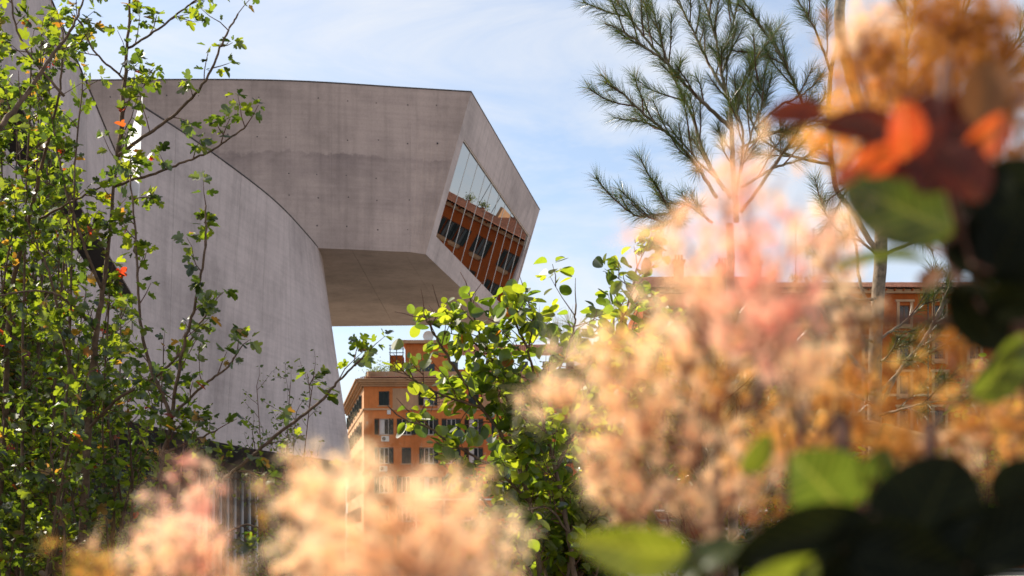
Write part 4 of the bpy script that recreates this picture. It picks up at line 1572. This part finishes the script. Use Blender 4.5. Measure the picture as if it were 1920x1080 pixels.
# --- log rail with strap
lg0, lg1 = W(1532, 790, 6.15), W(1742, 838, 5.9)
lr = empty('log_rail', (lg0.x, 6.1, 0))
tag(lr, 'round wooden log rail on posts with a green strap beside the pine trunk', 'rail')
off = Vector((lg0.x, 6.1, 0))
ax = (lg1 - lg0)
MB().tube([lg0 - off, lg0 + ax * .3 - off, lg0 + ax * .7 - off, lg1 - off], [.062, .060, .058, .056], 20).build('log', M_LOG, lr, smooth=False)
for f_ in (.12, .80):
    p = lg0 + ax * f_ - off
    MB().tube([(p.x, p.y + .09, 0), (p.x, p.y + .09, p.z + .02)], .05, 16).build('post', M_LOG, lr)
p = lg0 + ax * .62 - off
axn = ax.normalized()
MB().tube([p - axn * .022, p + axn * .022], .0625, 20, caps=False).build('strap', M_STRAP, lr)
MB().tube([p + Vector((.0, -.063, .01)), p + Vector((.015, -.075, -.05)), p + Vector((.005, -.07, -.11))], [.012, .011, .006], 5).build('strap_end', M_STRAP, lr)


# ------------------------------------------------------------------ foreground smoke bushes (out of focus)
def big_leaf(root, off, px, py, d, ln_px, wd_px, rot, nrm, mat, curl=.28):
    """one oval leaf: centre pixel, length and width in pixels, in-plane turn, normal"""
    c = np.array(W(px, py, d))
    L_ = ln_px / FPX * d
    w_ = wd_px / FPX * d
    n_ = unit(np.array(nrm, dtype=float))
    upv = np.array([math.sin(R(rot)), 0, math.cos(R(rot))])
    a = unit(upv - n_ * upv.dot(n_))
    x = np.cross(a, n_)
    nu, nv = 8, 12
    V, UV = [], []
    wob = rng.uniform(0, 6)
    for j in range(nv + 1):
        v = j / nv
        half = .5 * w_ * (math.sin(math.pi * min(1, v ** .85)) ** .62 if 0 < v < 1 else 0.0)
        for i in range(nu + 1):
            u = i / nu * 2 - 1
            zz = curl * L_ * (abs(u) ** 1.4 * .35 * (half / (.5 * w_ + 1e-9)) - (v - .5) ** 2 * .9) + .012 * L_ * math.sin(9 * v + wob + 2 * u)
            q = c + a * (v - .5) * L_ + x * u * half + n_ * zz - off
            V.append(q); UV.append((u * .5 * half / (.5 * w_ + 1e-9), v))
    F = [(j * (nu + 1) + i, j * (nu + 1) + i + 1, (j + 1) * (nu + 1) + i + 1, (j + 1) * (nu + 1) + i) for j in range(nv) for i in range(nu)]
    me = np_mesh('leaf', np.array(V), [np.array(F)], mat, rnd=np.zeros(len(V)), uv=np.array(UV), smooth=True)
    o = link('leaf', me, root)
    # petiole
    st = c - a * .5 * L_
    return o, st


def plume(root, off, px, py, d, rx, ry, mat, n_br=26, hairs=34, hl=.0066, base=(0, 1.1), depth=.5, canes=None, width=.00016):
    """feathery fruiting plume: branching axes with hair tufts; rx, ry in pixels"""
    c = np.array(W(px, py, d))
    sx, sz = rx / FPX * d, ry / FPX * d
    base = (rng.uniform(-.4, .4), base[1])
    b0 = c + np.array([base[0] * sx, 0, -base[1] * sz])
    axes = MB()
    nodes = []
    n_br = max(5, int(n_br * .76))
    for k in range(n_br):
        v = rv() * rng.random() ** (1 / 1.7) * 1.3
        e = c + v * np.array([sx, (sx + sz) * .5 * depth, sz])
        m = (b0 + e) / 2 + rng.normal(size=3) * .2 * sx
        ts = np.linspace(0, 1, 9)
        pts = [(1 - t) ** 2 * b0 + 2 * t * (1 - t) * m + t * t * e for t in ts]
        axes.tube([p - off for p in pts], [.0006 - .0004 * t for t in ts], 3, caps=False)
        for t in (.62, .83, 1.0):
            p = (1 - t) ** 2 * b0 + 2 * t * (1 - t) * m + t * t * e
            nodes.append(p + rng.normal(size=3) * .005)
    nodes = np.array(nodes)
    hairs = int(hairs * 1.8)
    tint = np.repeat(rng.random(len(nodes)), hairs)
    tl = np.repeat(rng.uniform(.6, 1.35, len(nodes)), hairs)[:, None]
    n_ = len(nodes) * hairs
    p = np.repeat(nodes, hairs, axis=0)
    dr = rng.normal(size=(n_, 3)); dr /= np.linalg.norm(dr, axis=1)[:, None]
    ln = hl * tl * d / .5 * rng.uniform(.35, 1.3, (n_, 1))
    ln = ln * np.where(rng.random((n_, 1)) < .09, 2.6, 1.0)
    s1 = np.cross(dr, rng.normal(size=(n_, 3))); s1 /= np.linalg.norm(s1, axis=1)[:, None]
    p = p + dr * ln * .05 - off
    V = np.stack([p - s1 * width, p + s1 * width, p + dr * ln], 1).reshape(-1, 3)
    me = np_mesh('plume', V, [np.arange(3 * n_).reshape(-1, 3)], mat, rnd=np.repeat(tint * .8 + .2 * rng.random(n_), 3))
    o = link('plume', me, root)
    o['kind'] = 'stuff'
    axes.build('plume_stalks', M_PSTALK, root)['kind'] = 'stuff'
    g_ = canes[np.argmin(np.linalg.norm((canes - b0) * np.array([1, 1, 1.0]), axis=1))]
    mid = b0 * .5 + g_ * .5 + np.array([rng.uniform(-.01, .01), .01, -.02])
    pts = smooth_path([tuple(b0), tuple(mid), tuple(g_)], 8)
    MB().tube([q - off for q in pts], [.0006 + .0006 * (k / 8) for k in range(9)], 5).build('stalk', M_TWIG, root)
    return n_


def make_canes(root, off, canes):
    allp = []
    for cpts, r0 in canes:
        P = [np.array(W(*q)) for q in cpts]
        if cpts[0][1] > 1200:
            P = [np.array([P[0][0], P[0][1] + .03, 0.0])] + P
        P = smooth_path([tuple(p) for p in P], 24)
        MB().tube([p - off for p in P], [r0 * (1 - .7 * k / 24) for k in range(25)], 8).build('cane', M_TWIG, root, smooth=True)
        allp.append(np.array(P))
    return np.concatenate(allp)


M_PSTALK = simple('plume_stalk', (0.32, 0.12, 0.06), .7, .3, 90.0)
SUNV = np.array(SUN)
CAMN = np.array([0, -1.0, 0])
N_LIT = unit(CAMN * .8 - SUNV * .7)                 # turned so the sun shines through from behind
N_EDGE = unit(CAMN - SUNV * CAMN.dot(SUNV))         # faces us, the sun grazes it
loc = (W(1600, 1036, .7).x, .75, 0.0)
fb = empty('smoke_bush', loc)
tag(fb, 'blurred foreground smoke bush with pink plumes and broad leaves on the right', 'bush')
off = np.array(loc)
CP = make_canes(fb, off, [
    ([(1940, 612, .52), (1800, 606, .52), (1690, 600, .52), (1590, 598, .52)], .0032),
    ([(1990, 1300, .56), (1960, 900, .55), (1900, 640, .53), (1820, 480, .50), (1775, 330, .43), (1765, 200, .43), (1770, 120, .46)], .0036),
    ([(1740, 1400, .49), (1735, 1080, .48), (1700, 960, .47), (1640, 900, .48)], .0030),
    ([(1560, 1400, .47), (1600, 1100, .46), (1560, 1000, .46), (1540, 930, .46)], .0026),
    ([(1350, 1400, .58), (1330, 1120, .58), (1290, 1040, .58)], .0024),
    ([(1500, 1400, .62), (1490, 1000, .60), (1470, 800, .54), (1440, 660, .50)], .0014),
    ([(1260, 1400, .62), (1240, 1060, .60), (1215, 930, .58), (1190, 820, .57)], .0012),
])
tot = 0
for a in [
    # px, py, d, rx, ry, mat, branches, hairs
    (1410, 450, .46, 165, 165, M_PINK, 44, 24), (1440, 560, .45, 110, 105, M_PINK, 26, 26), (1310, 520, .50, 110, 130, M_PEACHH, 26, 22),
    (1400, 330, .50, 110, 75, M_PEACHH, 16, 20), (1270, 430, .5, 60, 70, M_PEACHH, 9, 20), (1290, 620, .55, 90, 80, M_PEACHH, 18, 22), (1500, 650, .5, 90, 70, M_PEACHH, 16, 22), (1530, 460, .5, 60, 90, M_PEACHH, 10, 20),
    (1110, 660, .58, 80, 50, M_PEACHH, 14, 22), (1050, 740, .60, 70, 45, M_PEACHH, 11, 22), (1170, 740, .57, 110, 70, M_PEACHH, 20, 22), (1130, 830, .57, 80, 60, M_PEACHH, 12, 22),
    (1280, 780, .57, 120, 90, M_PEACHH, 20, 20), (1200, 890, .57, 100, 80, M_PEACHH, 18, 22), (1350, 700, .60, 150, 90, M_GOLDH, 24, 20), (1210, 640, .60, 80, 50, M_GOLDH, 10, 18),
    (1420, 860, .62, 110, 110, M_GOLDH, 18, 18), (1290, 930, .57, 120, 70, M_PEACHH, 16, 20), (1350, 870, .6, 90, 70, M_PEACHH, 12, 18), (1550, 750, .66, 110, 80, M_BROWNH, 22, 22), (1490, 810, .62, 100, 70, M_GOLDH, 20, 22),
    (1640, 800, .66, 100, 60, M_GOLDH, 12, 16), (1715, 740, .66, 80, 70, M_GOLDH, 8, 14), (1560, 430, .56, 60, 80, M_PEACHH, 12, 20), (1590, 560, .58, 50, 60, M_PEACHH, 8, 16), (1850, 840, .62, 110, 100, M_PEACHH, 16, 18), (1830, 720, .64, 70, 80, M_GOLDH, 12, 18), (1895, 770, .6, 60, 110, M_GOLDH, 18, 20), (1575, 690, .66, 70, 70, M_GOLDH, 14, 18), (1790, 640, .62, 80, 50, M_BROWNH, 8, 18), (1720, 820, .62, 100, 50, M_BROWNH, 14, 20), (1600, 610, .62, 50, 40, M_BROWNH, 6, 16), (1850, 770, .62, 90, 70, M_BROWNH, 12, 20), (1770, 870, .66, 60, 60, M_PEACHH, 8, 14), (1700, 830, .7, 60, 50, M_GOLDH, 6, 12),
    (1650, 120, .68, 80, 100, M_GOLDH, 24, 24), (1730, 50, .7, 120, 70, M_BROWNH, 26, 22), (1860, 50, .66, 110, 90, M_BROWNH, 28, 22),
    (1700, 190, .70, 110, 70, M_GOLDH, 26, 24), (1880, 210, .68, 80, 130, M_BROWNH, 24, 22), (1790, 130, .70, 110, 90, M_BROWNH, 24, 22),
    (1560, 265, .66, 70, 50, M_GOLDH, 18, 28), (1610, 60, .6, 60, 60, M_PEACHH, 10, 18), (1910, 300, .62, 60, 120, M_BROWNH, 24, 26), (1820, 20, .6, 120, 50, M_BROWNH, 30, 30), (1760, 160, .66, 150, 80, M_BROWNH, 34, 28), (1880, 120, .6, 80, 90, M_BROWNH, 26, 30), (1660, 60, .66, 110, 70, M_BROWNH, 24, 26), (1840, 330, .66, 90, 70, M_BROWNH, 16, 24), (1690, 110, .62, 90, 70, M_BROWNH, 18, 24), (1885, 550, .68, 50, 60, M_BROWNH, 8, 18), (1600, 190, .68, 60, 50, M_GOLDH, 12, 24),
]:
    tot += plume(fb, off, a[0], a[1], a[2], a[3], a[4], a[5], a[6], a[7], canes=CP)
print('hairs', tot)
heads = []
for a in [
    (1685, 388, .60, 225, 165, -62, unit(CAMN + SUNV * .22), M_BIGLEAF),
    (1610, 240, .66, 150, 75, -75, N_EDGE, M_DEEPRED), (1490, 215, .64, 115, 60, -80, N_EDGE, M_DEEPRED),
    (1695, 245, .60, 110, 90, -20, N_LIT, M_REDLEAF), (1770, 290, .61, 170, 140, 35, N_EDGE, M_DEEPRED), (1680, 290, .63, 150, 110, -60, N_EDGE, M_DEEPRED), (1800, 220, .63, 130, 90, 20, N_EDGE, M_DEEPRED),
    (1640, 300, .62, 110, 60, -100, N_LIT, M_REDLEAF),
    (1850, 170, .62, 150, 95, 10, N_EDGE, M_GOLDLEAF), (1850, 260, .61, 130, 80, 50, N_LIT, M_REDLEAF),
    (1835, 440, .60, 210, 140, 160, N_EDGE, M_SHADELEAF), (1860, 480, .59, 190, 130, 120, N_EDGE, M_SHADELEAF),
    (1830, 590, .61, 170, 105, -25, N_EDGE, M_SHADELEAF), (1900, 350, .60, 160, 110, 70, N_EDGE, M_SHADELEAF),
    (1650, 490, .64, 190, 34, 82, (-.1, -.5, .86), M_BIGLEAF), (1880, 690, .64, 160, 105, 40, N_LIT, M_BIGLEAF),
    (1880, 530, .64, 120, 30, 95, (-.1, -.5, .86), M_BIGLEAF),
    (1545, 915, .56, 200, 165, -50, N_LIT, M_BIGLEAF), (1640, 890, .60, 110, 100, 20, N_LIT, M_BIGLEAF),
    (1500, 1015, .54, 290, 110, -105, N_EDGE, M_SHADELEAF), (1740, 960, .54, 260, 210, 25, N_EDGE, M_SHADELEAF),
    (1640, 1040, .53, 260, 130, 80, N_EDGE, M_SHADELEAF), (1860, 1020, .53, 300, 150, 75, N_EDGE, M_SHADELEAF),
    (1190, 1030, .54, 250, 105, -74, N_LIT, M_LIME), (1330, 1050, .55, 140, 80, 60, (-.4, -.6, .5), M_BIGLEAF),
    (1470, 1080, .53, 180, 90, 80, N_LIT, M_LIME), (1420, 850, .60, 90, 60, 30, N_LIT, M_BIGLEAF), (1910, 900, .58, 120, 80, 60, N_EDGE, M_SHADELEAF),
    (1830, 380, .60, 180, 130, 200, N_EDGE, M_SHADELEAF), (1900, 440, .58, 170, 120, 30, N_EDGE, M_SHADELEAF), (1920, 560, .6, 150, 100, 80, N_EDGE, M_SHADELEAF), (1700, 1060, .52, 240, 130, 110, N_EDGE, M_SHADELEAF), (1920, 1000, .52, 240, 140, 60, N_EDGE, M_SHADELEAF), (1800, 320, .6, 150, 100, -30, N_EDGE, M_DEEPRED), (1740, 210, .62, 90, 60, 10, N_EDGE, M_DEEPRED),
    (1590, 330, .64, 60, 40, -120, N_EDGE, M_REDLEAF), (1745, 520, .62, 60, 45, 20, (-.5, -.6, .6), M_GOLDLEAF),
]:
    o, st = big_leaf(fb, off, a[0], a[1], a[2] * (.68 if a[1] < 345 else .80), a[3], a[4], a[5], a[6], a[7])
    q = CP[np.argmin(np.linalg.norm(CP - st, axis=1))]
    mid = (st + q) / 2 + np.array([0, .004, -.004])
    MB().tube([q - off, mid - off, st - off], [.0009, .0008, .0007], 5).build('petiole', M_TWIG, fb)

loc = (W(620, 1036, .6).x, .62, 0.0)
fb2 = empty('smoke_bush', loc)
tag(fb2, 'blurred peach smoke bush plumes rising from the lower left foreground', 'bush')
off = np.array(loc)
CP = make_canes(fb2, off, [
    ([(700, 1500, .56), (690, 1200, .52), (700, 1090, .50)], .0022), ([(860, 1500, .56), (850, 1200, .54), (850, 1110, .53)], .0020),
    ([(330, 1500, .62), (325, 1200, .60), (330, 1080, .59)], .0020), ([(560, 1500, .56), (580, 1200, .52), (600, 1100, .50)], .0020),
])
tot = 0
for a in [
    (730, 975, .46, 180, 105, M_PEACHH, 50, 24), (610, 925, .50, 85, 75, M_PEACHH, 22, 22), (700, 1060, .46, 230, 80, M_PEACHH, 36, 22), (860, 1010, .5, 120, 100, M_PEACHH, 24, 20),
    (600, 1020, .48, 100, 110, M_PEACHH, 24, 20), (940, 1030, .55, 80, 80, M_PEACHH, 9, 18), (820, 915, .5, 100, 45, M_PEACHH, 12, 18), (670, 875, .52, 70, 35, M_PEACHH, 9, 18),
    (330, 985, .58, 85, 90, M_PINK, 22, 20), (370, 905, .60, 50, 55, M_PINK, 10, 20), (290, 1050, .56, 140, 70, M_PEACHH, 24, 20), (420, 1060, .58, 60, 50, M_PEACHH, 6, 14), (200, 1060, .56, 60, 40, M_GOLDH, 7, 14),
    (720, 1020, .58, 240, 90, M_GOLDH, 14, 14),
]:
    tot += plume(fb2, off, a[0], a[1], a[2], a[3], a[4], a[5], a[6], a[7], canes=CP)
print('hairs', tot)
